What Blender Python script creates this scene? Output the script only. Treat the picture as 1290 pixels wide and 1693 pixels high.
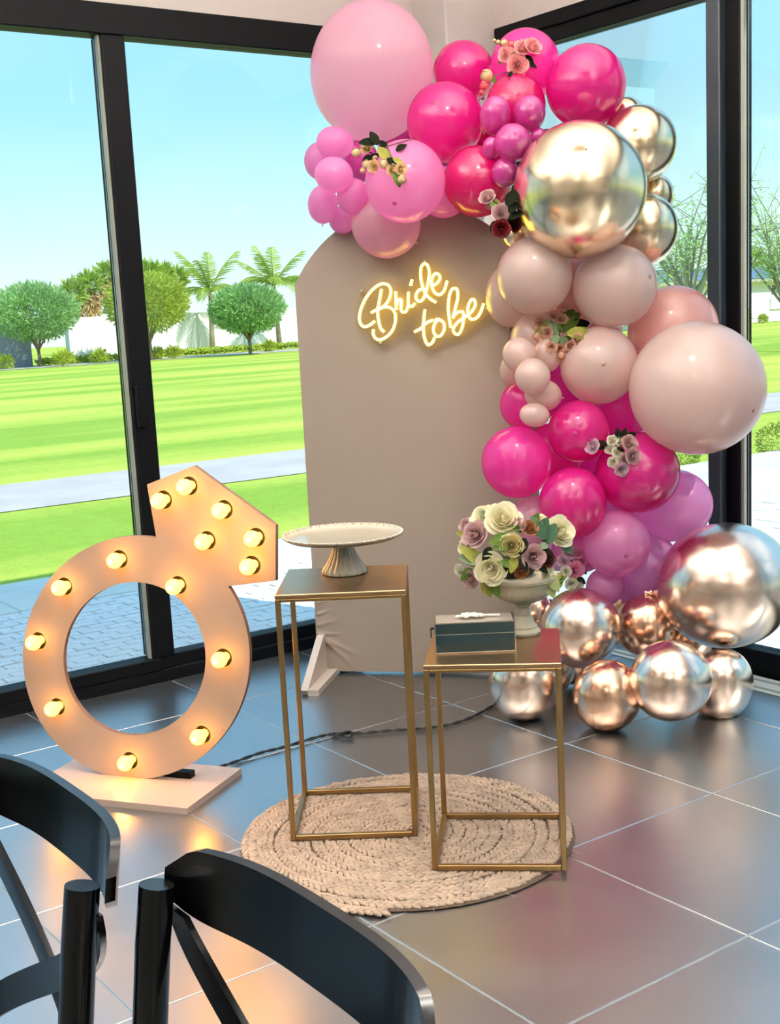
import bpy, math, random
import numpy as np
from mathutils import Vector, Matrix

# ------------------------------------------------------------------ clean
for o in list(bpy.data.objects):
    bpy.data.objects.remove(o)
scene = bpy.context.scene
COL = scene.collection

# ------------------------------------------------------------------ camera
CAM_H = 1.4
F_PX, CX, CY = 2105.0, 645.0, 897.3
yaw, pitch, roll = (math.radians(a) for a in (35.59, 10.132, -2.888))
_f = Vector((math.sin(yaw)*math.cos(pitch), math.cos(yaw)*math.cos(pitch), -math.sin(pitch)))
_r0 = Vector((math.cos(yaw), -math.sin(yaw), 0))
_u0 = _r0.cross(_f)
_r = math.cos(roll)*_r0 + math.sin(roll)*_u0
_u = -math.sin(roll)*_r0 + math.cos(roll)*_u0
CAM = Vector((0, 0, CAM_H))
cam_data = bpy.data.cameras.new('camera')
cam_data.sensor_fit = 'VERTICAL'
cam_data.sensor_height = 24.0
cam_data.lens = F_PX/1693.0*24.0
cam_data.shift_y = (CY-846.5)/1693.0
cam_data.clip_start = 0.05
cam_data.clip_end = 500
cam = bpy.data.objects.new('camera', cam_data)
COL.objects.link(cam)
M = Matrix((( _r.x, _u.x, -_f.x, CAM.x), (_r.y, _u.y, -_f.y, CAM.y), (_r.z, _u.z, -_f.z, CAM.z), (0, 0, 0, 1)))
cam.matrix_world = M
scene.camera = cam

def ray(px, py):
    return (px-CX)/F_PX*_r - (py-CY)/F_PX*_u + _f
def at(px, py, depth):
    return CAM + ray(px, py)*depth
def at_z(px, py, z=0.0):
    d = ray(px, py)
    return CAM + d*((z-CAM_H)/d.z)

# ------------------------------------------------------------------ world, sun, exposure
SKY_STRENGTH = 0.90
world = bpy.data.worlds.new('sky')
scene.world = world
world.use_nodes = True
nt = world.node_tree
nt.nodes.clear()
w_out = nt.nodes.new('ShaderNodeOutputWorld')
w_bg = nt.nodes.new('ShaderNodeBackground')
w_tc = nt.nodes.new('ShaderNodeTexCoord')
w_sep = nt.nodes.new('ShaderNodeSeparateXYZ')
w_ramp = nt.nodes.new('ShaderNodeValToRGB')
nt.links.new(w_tc.outputs['Generated'], w_sep.inputs[0])
nt.links.new(w_sep.outputs['Z'], w_ramp.inputs[0])
nt.links.new(w_ramp.outputs[0], w_bg.inputs[0])
nt.links.new(w_bg.outputs[0], w_out.inputs[0])
cr = w_ramp.color_ramp
stops = [(0.0, (0.86, 0.98, 0.95)), (0.04, (0.76, 0.97, 0.95)), (0.09, (0.60, 0.91, 0.93)), (0.155, (0.40, 0.79, 0.92)),
         (0.22, (0.32, 0.70, 1.0)), (0.34, (0.36, 0.78, 1.2)), (1.0, (0.34, 0.74, 1.2))]
while len(cr.elements) < len(stops):
    cr.elements.new(0.5)
for e, (p, c) in zip(cr.elements, stops):
    e.position = p
    e.color = (*c, 1)
w_bg.inputs[1].default_value = SKY_STRENGTH

SUN_EL = math.radians(45.5)
sun_d = bpy.data.lights.new('sun', 'SUN')
sun_d.energy = 3.9
sun_d.angle = 0.01
sun_d.color = (1.0, 0.95, 0.86)
sun = bpy.data.objects.new('sun', sun_d)
COL.objects.link(sun)
sun_dir = Vector((-0.256*math.cos(SUN_EL), 0.967*math.cos(SUN_EL), -math.sin(SUN_EL)))
sun.rotation_euler = sun_dir.to_track_quat('-Z', 'Y').to_euler()
sun.location = (5, -10, 12)

ADDED_CEILING_W = 7.0
ADDED_BOWL_W = 104.0
scene.view_settings.view_transform = 'Standard'
scene.view_settings.look = 'None'
scene.view_settings.exposure = 0.4
scene.view_settings.gamma = 1.0
scene.view_settings.use_curve_mapping = False
try:
    scene.cycles.max_bounces = 10
    scene.cycles.diffuse_bounces = 5
    scene.cycles.transparent_max_bounces = 16
    scene.cycles.sample_clamp_indirect = 6.0
    scene.cycles.caustics_reflective = False
    scene.cycles.caustics_refractive = False
except Exception:
    pass

# ------------------------------------------------------------------ helpers
def s2l(c):
    return tuple(((x/12.92) if x <= 0.04045 else ((x+0.055)/1.055)**2.4) for x in c)

def tag(o, label=None, cat=None, group=None, kind=None):
    if label: o['label'] = label
    if cat: o['category'] = cat
    if group: o['group'] = group
    if kind: o['kind'] = kind
    return o

def empty(name, loc=(0, 0, 0), rz=0.0):
    o = bpy.data.objects.new(name, None)
    COL.objects.link(o)
    o.location = loc
    o.rotation_euler = (0, 0, rz)
    o.empty_display_size = 0.05
    return o

def link_mesh(name, me, mat=None, parent=None):
    o = bpy.data.objects.new(name, me)
    COL.objects.link(o)
    if mat is not None and not me.materials:
        me.materials.append(mat)
    if parent is not None:
        o.parent = parent
    return o

class MB:
    """collects geometry for ONE mesh"""
    def __init__(self):
        self.v = []
        self.f = []
    def add(self, vs, fs):
        b = len(self.v)
        self.v.extend([tuple(p) for p in vs])
        self.f.extend([tuple(i+b for i in f) for f in fs])
        return self
    def box(self, lo, hi):
        x0, y0, z0 = lo
        x1, y1, z1 = hi
        vs = [(x0,y0,z0),(x1,y0,z0),(x1,y1,z0),(x0,y1,z0),(x0,y0,z1),(x1,y0,z1),(x1,y1,z1),(x0,y1,z1)]
        return self.add(vs, [(0,3,2,1),(4,5,6,7),(0,1,5,4),(1,2,6,5),(2,3,7,6),(3,0,4,7)])
    def bevbox(self, lo, hi, b=0.004):
        """box with chamfered edges"""
        c = [(lo[i]+hi[i])/2 for i in range(3)]
        h = [(hi[i]-lo[i])/2 for i in range(3)]
        b = min(b, min(h)*0.49)
        idx = {}
        vs = []
        for sx in (-1, 1):
            for sy in (-1, 1):
                for sz in (-1, 1):
                    for ax in range(3):
                        p = [sx*h[0], sy*h[1], sz*h[2]]
                        for k in range(3):
                            if k != ax:
                                p[k] -= (sx, sy, sz)[k]*b
                        idx[(sx, sy, sz, ax)] = len(vs)
                        vs.append([p[k]+c[k] for k in range(3)])
        fs = []
        for ax in range(3):
            for s in (-1, 1):
                o = [k for k in range(3) if k != ax]
                q = []
                for a, d in ((-1,-1),(1,-1),(1,1),(-1,1)):
                    k = [0,0,0]; k[ax] = s; k[o[0]] = a; k[o[1]] = d
                    q.append(idx[(k[0],k[1],k[2],ax)])
                flip = (s < 0) ^ (ax == 1)
                fs.append(tuple(q[::-1]) if flip else tuple(q))
        for ax in range(3):
            o = [k for k in range(3) if k != ax]
            for a in (-1, 1):
                for d in (-1, 1):
                    q = []
                    for (s, w) in ((-1, 0), (1, 0), (1, 1), (-1, 1)):
                        k = [0,0,0]; k[ax] = s; k[o[0]] = a; k[o[1]] = d
                        q.append(idx[(k[0],k[1],k[2],o[w])])
                    fs.append(tuple(q))
        for sx in (-1, 1):
            for sy in (-1, 1):
                for sz in (-1, 1):
                    fs.append(tuple(idx[(sx,sy,sz,k)] for k in range(3)))
        return self.add(vs, fs)
    def tube(self, pts, r, n=8, cap=True):
        pts = [Vector(p) for p in pts]
        rs = r if isinstance(r, (list, tuple)) else [r]*len(pts)
        vs, fs = [], []
        prev = None
        for i, p in enumerate(pts):
            t = (pts[min(i+1, len(pts)-1)] - pts[max(i-1, 0)]).normalized()
            if prev is None:
                a = Vector((0, 0, 1)) if abs(t.z) < 0.9 else Vector((1, 0, 0))
                nn = t.cross(a).normalized()
            else:
                nn = (prev - t*prev.dot(t))
                nn = nn.normalized() if nn.length > 1e-6 else t.orthogonal().normalized()
            prev = nn
            bb = t.cross(nn)
            for k in range(n):
                a = 2*math.pi*k/n
                vs.append(p + rs[i]*(math.cos(a)*nn + math.sin(a)*bb))
        for i in range(len(pts)-1):
            for k in range(n):
                k2 = (k+1) % n
                fs.append((i*n+k, i*n+k2, (i+1)*n+k2, (i+1)*n+k))
        if cap:
            fs.append(tuple(range(n-1, -1, -1)))
            fs.append(tuple((len(pts)-1)*n+k for k in range(n)))
        return self.add(vs, fs)
    def bar(self, a, b, w, h, up=(0, 0, 1)):
        """rectangular bar from a to b; w sideways, h along up"""
        a, b = Vector(a), Vector(b)
        t = (b-a).normalized()
        u = Vector(up)
        s = t.cross(u).normalized()
        u = s.cross(t).normalized()
        vs = []
        for p in (a, b):
            for (i, j) in ((-1,-1),(1,-1),(1,1),(-1,1)):
                vs.append(p + s*(i*w/2) + u*(j*h/2))
        return self.add(vs, [(0,1,2,3),(7,6,5,4),(0,4,5,1),(1,5,6,2),(2,6,7,3),(3,7,4,0)])
    def lathe(self, prof, n=32, mod=None, cap=True):
        """prof list of (r,z); mod(theta,i)->radius factor"""
        vs, fs = [], []
        for i, (r, z) in enumerate(prof):
            for k in range(n):
                a = 2*math.pi*k/n
                rr = r*(mod(a, i) if mod else 1.0)
                vs.append((rr*math.cos(a), rr*math.sin(a), z))
        for i in range(len(prof)-1):
            for k in range(n):
                k2 = (k+1) % n
                fs.append((i*n+k, i*n+k2, (i+1)*n+k2, (i+1)*n+k))
        if cap:
            fs.append(tuple(range(n-1, -1, -1)))
            fs.append(tuple((len(prof)-1)*n+k for k in range(n)))
        return self.add(vs, fs)
    def prism(self, poly, fn, d0, d1):
        """extrude 2D poly; fn(a,b,d)->3D point; convex not required (ngon caps)"""
        n = len(poly)
        vs = [fn(a, b, d0) for a, b in poly] + [fn(a, b, d1) for a, b in poly]
        fs = [tuple(range(n-1, -1, -1)), tuple(range(n, 2*n))]
        for k in range(n):
            k2 = (k+1) % n
            fs.append((k, k2, n+k2, n+k))
        return self.add(vs, fs)
    def mesh(self, name, smooth=False, angle=None):
        me = bpy.data.meshes.new(name)
        me.from_pydata([tuple(p) for p in self.v], [], self.f)
        me.validate()
        me.update()
        if smooth:
            for p in me.polygons:
                p.use_smooth = True
            if angle is not None:
                try:
                    me.set_sharp_from_angle(angle=math.radians(angle))
                except Exception:
                    pass
        return me
    def build(self, name, mat, parent=None, smooth=False, angle=None):
        return link_mesh(name, self.mesh(name, smooth, angle), mat, parent)

# ------------------------------------------------------------------ materials
MATS = {}
def mat(name, color, rough=0.5, metal=0.0, var=0.06, scale=8.0, bump=0.0, bump_scale=40.0, spec=0.5, ior=1.5,
        coat=0.0, emit=None, emit_s=0.0, srgb=True, trans=0.0, sheen=0.0):
    if name in MATS:
        return MATS[name]
    m = bpy.data.materials.new(name)
    m.use_nodes = True
    t = m.node_tree
    b = t.nodes['Principled BSDF']
    c = s2l(color) if srgb else color
    tc = t.nodes.new('ShaderNodeTexCoord')
    ns = t.nodes.new('ShaderNodeTexNoise')
    ns.inputs['Scale'].default_value = scale
    ns.inputs['Detail'].default_value = 4
    t.links.new(tc.outputs['Object'], ns.inputs['Vector'])
    rp = t.nodes.new('ShaderNodeValToRGB')
    rp.color_ramp.elements[0].position = 0.3
    rp.color_ramp.elements[1].position = 0.7
    rp.color_ramp.elements[0].color = (*[x*(1-var) for x in c], 1)
    rp.color_ramp.elements[1].color = (*[min(1, x*(1+var)) for x in c], 1)
    t.links.new(ns.outputs['Fac'], rp.inputs[0])
    t.links.new(rp.outputs[0], b.inputs['Base Color'])
    b.inputs['Roughness'].default_value = rough
    b.inputs['Metallic'].default_value = metal
    b.inputs['IOR'].default_value = ior
    b.inputs['Specular IOR Level'].default_value = spec
    b.inputs['Coat Weight'].default_value = coat
    b.inputs['Coat Roughness'].default_value = 0.08
    if sheen:
        b.inputs['Sheen Weight'].default_value = sheen
    if emit:
        b.inputs['Emission Color'].default_value = (*(s2l(emit) if srgb else emit), 1)
        b.inputs['Emission Strength'].default_value = emit_s
    if bump:
        n2 = t.nodes.new('ShaderNodeTexNoise')
        n2.inputs['Scale'].default_value = bump_scale
        n2.inputs['Detail'].default_value = 5
        t.links.new(tc.outputs['Object'], n2.inputs['Vector'])
        bp = t.nodes.new('ShaderNodeBump')
        bp.inputs['Strength'].default_value = bump
        bp.inputs['Distance'].default_value = 0.01
        t.links.new(n2.outputs['Fac'], bp.inputs['Height'])
        t.links.new(bp.outputs[0], b.inputs['Normal'])
    if trans:
        tr = t.nodes.new('ShaderNodeBsdfTranslucent')
        t.links.new(rp.outputs[0], tr.inputs['Color'])
        mx = t.nodes.new('ShaderNodeMixShader')
        mx.inputs[0].default_value = trans
        out = t.nodes['Material Output']
        t.links.new(b.outputs[0], mx.inputs[1])
        t.links.new(tr.outputs[0], mx.inputs[2])
        t.links.new(mx.outputs[0], out.inputs['Surface'])
    MATS[name] = m
    return m

def glass_mat(name, tint=(1, 1, 1), refl=1.0, rough=0.0, extra=None):
    """thin pane: transparent with Fresnel reflection"""
    m = bpy.data.materials.new(name)
    m.use_nodes = True
    t = m.node_tree
    t.nodes.clear()
    out = t.nodes.new('ShaderNodeOutputMaterial')
    tr = t.nodes.new('ShaderNodeBsdfTransparent')
    tr.inputs[0].default_value = (*tint, 1)
    gl = t.nodes.new('ShaderNodeBsdfGlossy')
    gl.inputs['Roughness'].default_value = rough
    fr = t.nodes.new('ShaderNodeFresnel')
    fr.inputs[0].default_value = 1.45
    mu = t.nodes.new('ShaderNodeMath')
    mu.operation = 'MULTIPLY'
    mu.inputs[1].default_value = refl
    mx = t.nodes.new('ShaderNodeMixShader')
    t.links.new(fr.outputs[0], mu.inputs[0])
    t.links.new(mu.outputs[0], mx.inputs[0])
    t.links.new(tr.outputs[0], mx.inputs[1])
    t.links.new(gl.outputs[0], mx.inputs[2])
    t.links.new(mx.outputs[0], out.inputs['Surface'])
    MATS[name] = m
    return m

def latex_mat(name, color, rough=0.22, transl=0.4, clear=0.0, coat=0.8):
    """balloon latex: diffuse + diffuse transmission + gloss"""
    m = bpy.data.materials.new(name)
    m.use_nodes = True
    t = m.node_tree
    b = t.nodes['Principled BSDF']
    out = t.nodes['Material Output']
    c = s2l(color)
    tc = t.nodes.new('ShaderNodeTexCoord')
    ns = t.nodes.new('ShaderNodeTexNoise')
    ns.inputs['Scale'].default_value = 3.0
    t.links.new(tc.outputs['Object'], ns.inputs['Vector'])
    rp = t.nodes.new('ShaderNodeValToRGB')
    rp.color_ramp.elements[0].color = (*[x*0.95 for x in c], 1)
    rp.color_ramp.elements[1].color = (*[min(1, x*1.05) for x in c], 1)
    t.links.new(ns.outputs['Fac'], rp.inputs[0])
    t.links.new(rp.outputs[0], b.inputs['Base Color'])
    b.inputs['Roughness'].default_value = rough
    b.inputs['Coat Weight'].default_value = coat
    b.inputs['Coat Roughness'].default_value = 0.14
    b.inputs['Coat IOR'].default_value = 1.8
    tr = t.nodes.new('ShaderNodeBsdfTranslucent')
    tr.inputs['Color'].default_value = (*[min(1.0, x**0.75*1.02) for x in c], 1)
    mx = t.nodes.new('ShaderNodeMixShader')
    mx.inputs[0].default_value = transl
    t.links.new(b.outputs[0], mx.inputs[1])
    t.links.new(tr.outputs[0], mx.inputs[2])
    last = mx
    if clear > 0:
        tp = t.nodes.new('ShaderNodeBsdfTransparent')
        tp.inputs[0].default_value = (*[min(1, x*1.1+0.05) for x in c], 1)
        m2 = t.nodes.new('ShaderNodeMixShader')
        m2.inputs[0].default_value = clear
        t.links.new(mx.outputs[0], m2.inputs[1])
        t.links.new(tp.outputs[0], m2.inputs[2])
        last = m2
    t.links.new(last.outputs[0], out.inputs['Surface'])
    MATS[name] = m
    return m

def tile_mat():
    m = bpy.data.materials.new('floor_tile')
    m.use_nodes = True
    t = m.node_tree
    b = t.nodes['Principled BSDF']
    geo = t.nodes.new('ShaderNodeNewGeometry')
    oi = t.nodes.new('ShaderNodeObjectInfo')
    vm = t.nodes.new('ShaderNodeVectorMath'); vm.operation = 'MULTIPLY_ADD'
    vm.inputs[1].default_value = (1, 1, 1)
    cmb = t.nodes.new('ShaderNodeCombineXYZ')
    mul = t.nodes.new('ShaderNodeMath'); mul.operation = 'MULTIPLY'; mul.inputs[1].default_value = 40
    t.links.new(oi.outputs['Random'], mul.inputs[0])
    t.links.new(mul.outputs[0], cmb.inputs[2])
    t.links.new(geo.outputs['Position'], vm.inputs[0])
    t.links.new(cmb.outputs[0], vm.inputs[2])
    n1 = t.nodes.new('ShaderNodeTexNoise'); n1.inputs['Scale'].default_value = 3.2; n1.inputs['Detail'].default_value = 8; n1.inputs['Distortion'].default_value = 0.8
    t.links.new(vm.outputs[0], n1.inputs['Vector'])
    rp = t.nodes.new('ShaderNodeValToRGB')
    rp.color_ramp.elements[0].position = 0.3; rp.color_ramp.elements[0].color = (0.02, 0.022, 0.024, 1)
    rp.color_ramp.elements[1].position = 0.75; rp.color_ramp.elements[1].color = (0.06, 0.062, 0.064, 1)
    t.links.new(n1.outputs['Fac'], rp.inputs[0])
    t.links.new(rp.outputs[0], b.inputs['Base Color'])
    n2 = t.nodes.new('ShaderNodeTexNoise'); n2.inputs['Scale'].default_value = 6; n2.inputs['Detail'].default_value = 6
    t.links.new(vm.outputs[0], n2.inputs['Vector'])
    mr = t.nodes.new('ShaderNodeMapRange')
    mr.inputs['To Min'].default_value = 0.25; mr.inputs['To Max'].default_value = 0.36
    t.links.new(n2.outputs['Fac'], mr.inputs[0])
    t.links.new(mr.outputs[0], b.inputs['Roughness'])
    b.inputs['IOR'].default_value = 5.2
    MATS['tile'] = m
    return m

def lawn_mat():
    m = bpy.data.materials.new('lawn')
    m.use_nodes = True
    t = m.node_tree
    b = t.nodes['Principled BSDF']
    geo = t.nodes.new('ShaderNodeNewGeometry')
    mp = t.nodes.new('ShaderNodeMapping'); mp.inputs['Scale'].default_value = (0.05, 0.35, 1); mp.inputs['Rotation'].default_value = (0, 0, 0.1)
    t.links.new(geo.outputs['Position'], mp.inputs[0])
    n1 = t.nodes.new('ShaderNodeTexNoise'); n1.inputs['Scale'].default_value = 1.6; n1.inputs['Detail'].default_value = 3
    t.links.new(mp.outputs[0], n1.inputs['Vector'])
    n2 = t.nodes.new('ShaderNodeTexNoise'); n2.inputs['Scale'].default_value = 9; n2.inputs['Detail'].default_value = 8; n2.inputs['Roughness'].default_value = 0.75
    t.links.new(geo.outputs['Position'], n2.inputs['Vector'])
    rp = t.nodes.new('ShaderNodeValToRGB')
    rp.color_ramp.elements[0].position = 0.36; rp.color_ramp.elements[0].color = (*s2l((0.57, 0.68, 0.25)), 1)
    rp.color_ramp.elements[1].position = 0.64; rp.color_ramp.elements[1].color = (*s2l((0.79, 0.80, 0.35)), 1)
    t.links.new(n1.outputs['Fac'], rp.inputs[0])
    mx = t.nodes.new('ShaderNodeMix'); mx.data_type = 'RGBA'; mx.blend_type = 'OVERLAY'
    mx.inputs['Factor'].default_value = 0.3
    t.links.new(rp.outputs[0], mx.inputs['A'])
    t.links.new(n2.outputs['Fac'], mx.inputs['B'])
    t.links.new(mx.outputs['Result'], b.inputs['Base Color'])
    b.inputs['Roughness'].default_value = 0.95
    b.inputs['Specular IOR Level'].default_value = 0.1
    bp = t.nodes.new('ShaderNodeBump'); bp.inputs['Strength'].default_value = 0.5; bp.inputs['Distance'].default_value = 0.03
    n3 = t.nodes.new('ShaderNodeTexNoise'); n3.inputs['Scale'].default_value = 40; n3.inputs['Detail'].default_value = 4
    t.links.new(geo.outputs['Position'], n3.inputs['Vector'])
    t.links.new(n3.outputs['Fac'], bp.inputs['Height'])
    t.links.new(bp.outputs[0], b.inputs['Normal'])
    MATS['lawn'] = m
    return m

m_wall = mat('wall_paint', (0.88, 0.85, 0.82), 0.75, var=0.02)
m_ceil = mat('ceiling_paint', (0.90, 0.87, 0.83), 0.85, var=0.02)
m_frame = mat('black_aluminium', (0.022, 0.025, 0.035), 0.5, var=0.05, spec=0.12)
m_frame_g = mat('grey_aluminium', (0.15, 0.18, 0.21), 0.4, var=0.05)
m_gasket = mat('pale_gasket', (0.62, 0.63, 0.58), 0.5)
m_glass = glass_mat('window_glass', (0.97, 1.0, 0.99), 0.4)
m_tile = tile_mat()
m_grout = mat('grout', (0.52, 0.53, 0.53), 0.8, var=0.08)
m_alu = mat('aluminium_track', (0.80, 0.82, 0.80), 0.35, metal=0.3)
m_lawn = lawn_mat()
m_conc = mat('concrete', (0.85, 0.83, 0.80), 0.85, var=0.08, scale=3, bump=0.2)
m_path = mat('path_concrete', (0.75, 0.70, 0.68), 0.9, var=0.10, scale=1.5)
m_paver = mat('paver', (0.89, 0.86, 0.85), 0.8, var=0.10, scale=14, bump=0.25)
m_joint = mat('paver_joint', (0.48, 0.47, 0.48), 0.95)
m_white_out = mat('white_render', (0.90, 0.88, 0.88), 0.85, var=0.03, scale=0.6)
m_grey_shade = mat('grey_shade_render', (0.55, 0.56, 0.60), 0.85, var=0.05, scale=0.6)  # wall stub's shade is painted in as grey; the house sill uses it too
m_trunk = mat('bark', (0.48, 0.42, 0.36), 0.9, var=0.2, scale=5)
m_palmtrunk = mat('palm_bark', (0.62, 0.56, 0.46), 0.9, var=0.2, scale=5)
m_leafA = mat('feathery_leaf', (0.60, 0.74, 0.46), 0.7, var=0.25, scale=1.2, trans=0.35)
m_leafY = mat('yellow_green_leaf', (0.70, 0.75, 0.30), 0.7, var=0.25, scale=1.2, trans=0.35)
m_leafP = mat('palm_leaf', (0.60, 0.68, 0.28), 0.6, var=0.25, scale=1.0, trans=0.3)
m_dead = mat('dead_frond', (0.74, 0.60, 0.40), 0.9, var=0.2, scale=2)
m_hedge = mat('hedge_leaf', (0.66, 0.72, 0.22), 0.8, var=0.3, scale=3, trans=0.25)
m_bush = mat('bush_leaf', (0.50, 0.58, 0.18), 0.7, var=0.35, scale=9, trans=0.2)
m_sparse = mat('pale_sparse_leaf', (0.70, 0.84, 0.52), 0.8, var=0.2, scale=1, trans=0.5)
m_twig = mat('twig', (0.55, 0.55, 0.48), 0.9)
m_roofb = mat('roof_sheet', (0.42, 0.48, 0.58), 0.4, var=0.1)

# ------------------------------------------------------------------ ROOM SHELL
YL, XR = 4.55, 3.78            # inner faces of the two glazed walls
X0, Y0 = -4.6, -4.6            # far sides of the room behind the camera
ZC = 3.0
# floor with single tiles
fl = empty('floor', (0, 0, 0)); tag(fl, kind='structure')
MB().box((X0, Y0, -0.14), (XR+0.08, YL+0.08, -0.0015)).build('grout_bed', m_grout, fl)
TS, G = 0.6, 0.0045
tx0, ty0 = 1.5435, 1.7035
tile_me = MB().bevbox((-TS/2+G/2, -TS/2+G/2, -0.012), (TS/2-G/2, TS/2-G/2, 0.0), 0.0015).mesh('tile')
tile_me.materials.append(m_tile)
i0, i1 = math.floor((X0-tx0)/TS), math.floor((XR-tx0)/TS)
j0, j1 = math.floor((Y0-ty0)/TS), math.floor((YL-ty0)/TS)
cut_cache = {}
for i in range(i0, i1+1):
    for j in range(j0, j1+1):
        xa, xb = max(X0, tx0+i*TS), min(XR, tx0+(i+1)*TS)
        ya, yb = max(Y0, ty0+j*TS), min(YL, ty0+(j+1)*TS)
        w, h = xb-xa, yb-ya
        if w < 0.03 or h < 0.03:
            continue
        if w > TS-0.001 and h > TS-0.001:
            me = tile_me
        else:
            k = (round(w, 3), round(h, 3))
            if k not in cut_cache:
                cut_cache[k] = MB().bevbox((-w/2+G/2, -h/2+G/2, -0.012), (w/2-G/2, h/2-G/2, 0.0), 0.0015).mesh('tile')
                cut_cache[k].materials.append(m_tile)
            me = cut_cache[k]
        o = link_mesh('tile', me, None, fl)
        o.location = ((xa+xb)/2, (ya+yb)/2, 0)

ce = MB().box((X0-0.1, Y0-0.1, ZC), (XR+0.12, YL+0.2, 3.3)).build('ceiling', m_ceil); tag(ce, kind='structure')
wl = MB().box((X0, YL+0.01, 2.572), (3.52, YL+0.15, ZC)).build('wall_left', m_wall); tag(wl, kind='structure')
wr = MB().box((XR+0.01, Y0, 2.575), (XR+0.1, 4.34, ZC)).build('wall_right', m_wall); tag(wr, kind='structure')
wb = MB().box((X0, Y0-0.1, 0), (XR+0.1, Y0, ZC)).build('wall_back', m_wall); tag(wb, kind='structure')
ws = MB().box((X0-0.1, Y0-0.1, 0), (X0, YL+0.15, ZC)).build('wall_side', m_wall); tag(ws, kind='structure')
cn = MB().bevbox((3.52, 4.335, 0), (XR+0.10, YL+0.15, ZC), 0.006).build('wall_corner', m_wall); tag(cn, kind='structure')

# left glazing
w1 = empty('window_1', (0, YL, 0)); tag(w1, kind='structure')
def fr(p, name, lo, hi, m=m_frame, b=0.004):
    return MB().bevbox(lo, hi, b).build(name, m, p)
fr(w1, 'head_rail', (X0, 0.0, 2.462), (3.52, 0.10, 2.572))
fr(w1, 'bottom_rail', (X0, 0.0, 0.0), (3.52, 0.10, 0.050))
fr(w1, 'bottom_rail', (2.11, 0.012, 0.050), (3.52, 0.09, 0.104))
fr(w1, 'bottom_rail', (X0, -0.004, 0.050), (2.11, 0.09, 0.100))
MB().box((2.17, 0.0085, 0.0485), (3.52, 0.0125, 0.0515)).build('seam_strip', m_frame_g, w1)
lm = [-3.6, -1.7, 0.2, 2.065]
for xm in lm:
    fr(w1, 'mullion', (xm+0.012, 0.0, 0.10), (xm+0.103, 0.10, 2.462))
    MB().box((xm+0.003, 0.022, 0.10), (xm+0.012, 0.045, 2.462)).build('gasket', m_gasket, w1)
fr(w1, 'mullion', (3.46, 0.0, 0.10), (3.52, 0.10, 2.462))
edges = [X0] + [x+0.103 for x in lm]
ends = lm + [3.46]
for a, b_ in zip(edges, ends):
    MB().box((a, 0.046, 0.10), (b_, 0.052, 2.462)).build('pane', m_glass, w1)
MB().bevbox((2.085, -0.018, 1.02), (2.115, 0.0, 1.18), 0.004).build('handle', m_frame, w1)

# right glazing
w2 = empty('window_2', (XR, 0, 0)); tag(w2, kind='structure')
fr(w2, 'head_rail', (0.0, Y0, 2.520), (0.08, 4.335, 2.577))
fr(w2, 'head_rail', (0.012, Y0, 2.460), (0.08, 4.335, 2.520), m_frame)
fr(w2, 'bottom_rail', (0.0, Y0, 0.0), (0.08, 4.335, 0.097))
rm = [3.037, 0.9, -1.2, -3.3]
for ym in rm:
    fr(w2, 'mullion', (0.0, ym+0.090, 0.097), (0.08, ym+0.152, 2.46), m_frame_g)
    fr(w2, 'mullion', (0.03, ym+0.024, 0.097), (0.08, ym+0.090, 2.46), m_frame)
    fr(w2, 'mullion', (0.05, ym+0.008, 0.097), (0.08, ym+0.024, 2.46), m_frame)
    MB().box((0.036, ym+0.010, 0.097), (0.05, ym+0.024, 2.46)).build('gasket', m_gasket, w2)
fr(w2, 'mullion', (0.0, 4.275, 0.097), (0.08, 4.335, 2.46))
e2 = [4.275] + rm
s2 = [y+0.152 for y in rm] + [Y0]
for b_, a in zip(e2, s2):
    MB().box((0.046, a, 0.097), (0.052, b_, 2.46)).build('pane', m_glass, w2)
tr = MB().box((XR-0.16, Y0+0.2, 0.0), (XR-0.012, 4.30, 0.004)).box((XR-0.135, Y0+0.2, 0.004), (XR-0.11, 4.30, 0.012)).box((XR-0.06, Y0+0.2, 0.004), (XR-0.035, 4.30, 0.012)).build('trim_1', m_alu)
tag(tr, kind='structure')

# ceiling lights added unseen, to brighten the interior and give balloon highlights
m_lens = mat('added_light_lens', (1.0, 0.93, 0.82), 0.5, emit=(1.0, 0.90, 0.76), emit_s=18.0)
m_trim = mat('added_light_trim', (0.9, 0.9, 0.9), 0.4)
DL = [((2.2, 2.3), 'nearest the balloon corner'), ((0.2, 0.8), 'above the two chairs'), ((-1.6, -1.0), 'behind the chairs')]
for (lx, ly), lab in DL:
    d = empty('added_ceiling_light', (lx, ly, ZC)); tag(d, 'round unseen light added as ceiling downlight '+lab, 'fill light', 'added ceiling fill lights')
    MB().lathe([(0.055, -0.0005), (0.08, -0.0005), (0.08, -0.008), (0.065, -0.012), (0.055, -0.010)], 24, cap=False).build('trim_ring', m_trim, d, True, 40)
    MB().lathe([(0.056, -0.004), (0.056, -0.006)], 24).build('lens', m_lens, d)
    ld = bpy.data.lights.new('fill', 'AREA')
    ld.shape = 'DISK'; ld.size = 0.11; ld.energy = ADDED_CEILING_W; ld.color = (1.0, 0.90, 0.76)
    lo = bpy.data.objects.new('added_ceiling_beam', ld); COL.objects.link(lo); lo.parent = d; lo.location = (0, 0, -0.02)
m_bowl = mat('added_light_bowl', (0.92, 0.90, 0.87), 0.7)  # bowl lights added out of view, to brighten ceiling and upper walls
UL = [((2.0, 1.3), 'beside the shorter gold table'), ((2.75, 2.75), 'nearest the balloon corner'), ((0.9, 3.4), 'straight above the ring sign'), ((-0.3, 2.4), 'nearest the ring sign'), ((1.7, -1.2), 'by the glazed doors behind the camera'), ((-1.9, -0.6), 'in the middle of the room'), ((-3.0, 2.6), 'by the side wall'), ((-0.4, -3.2), 'by the back wall')]
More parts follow.
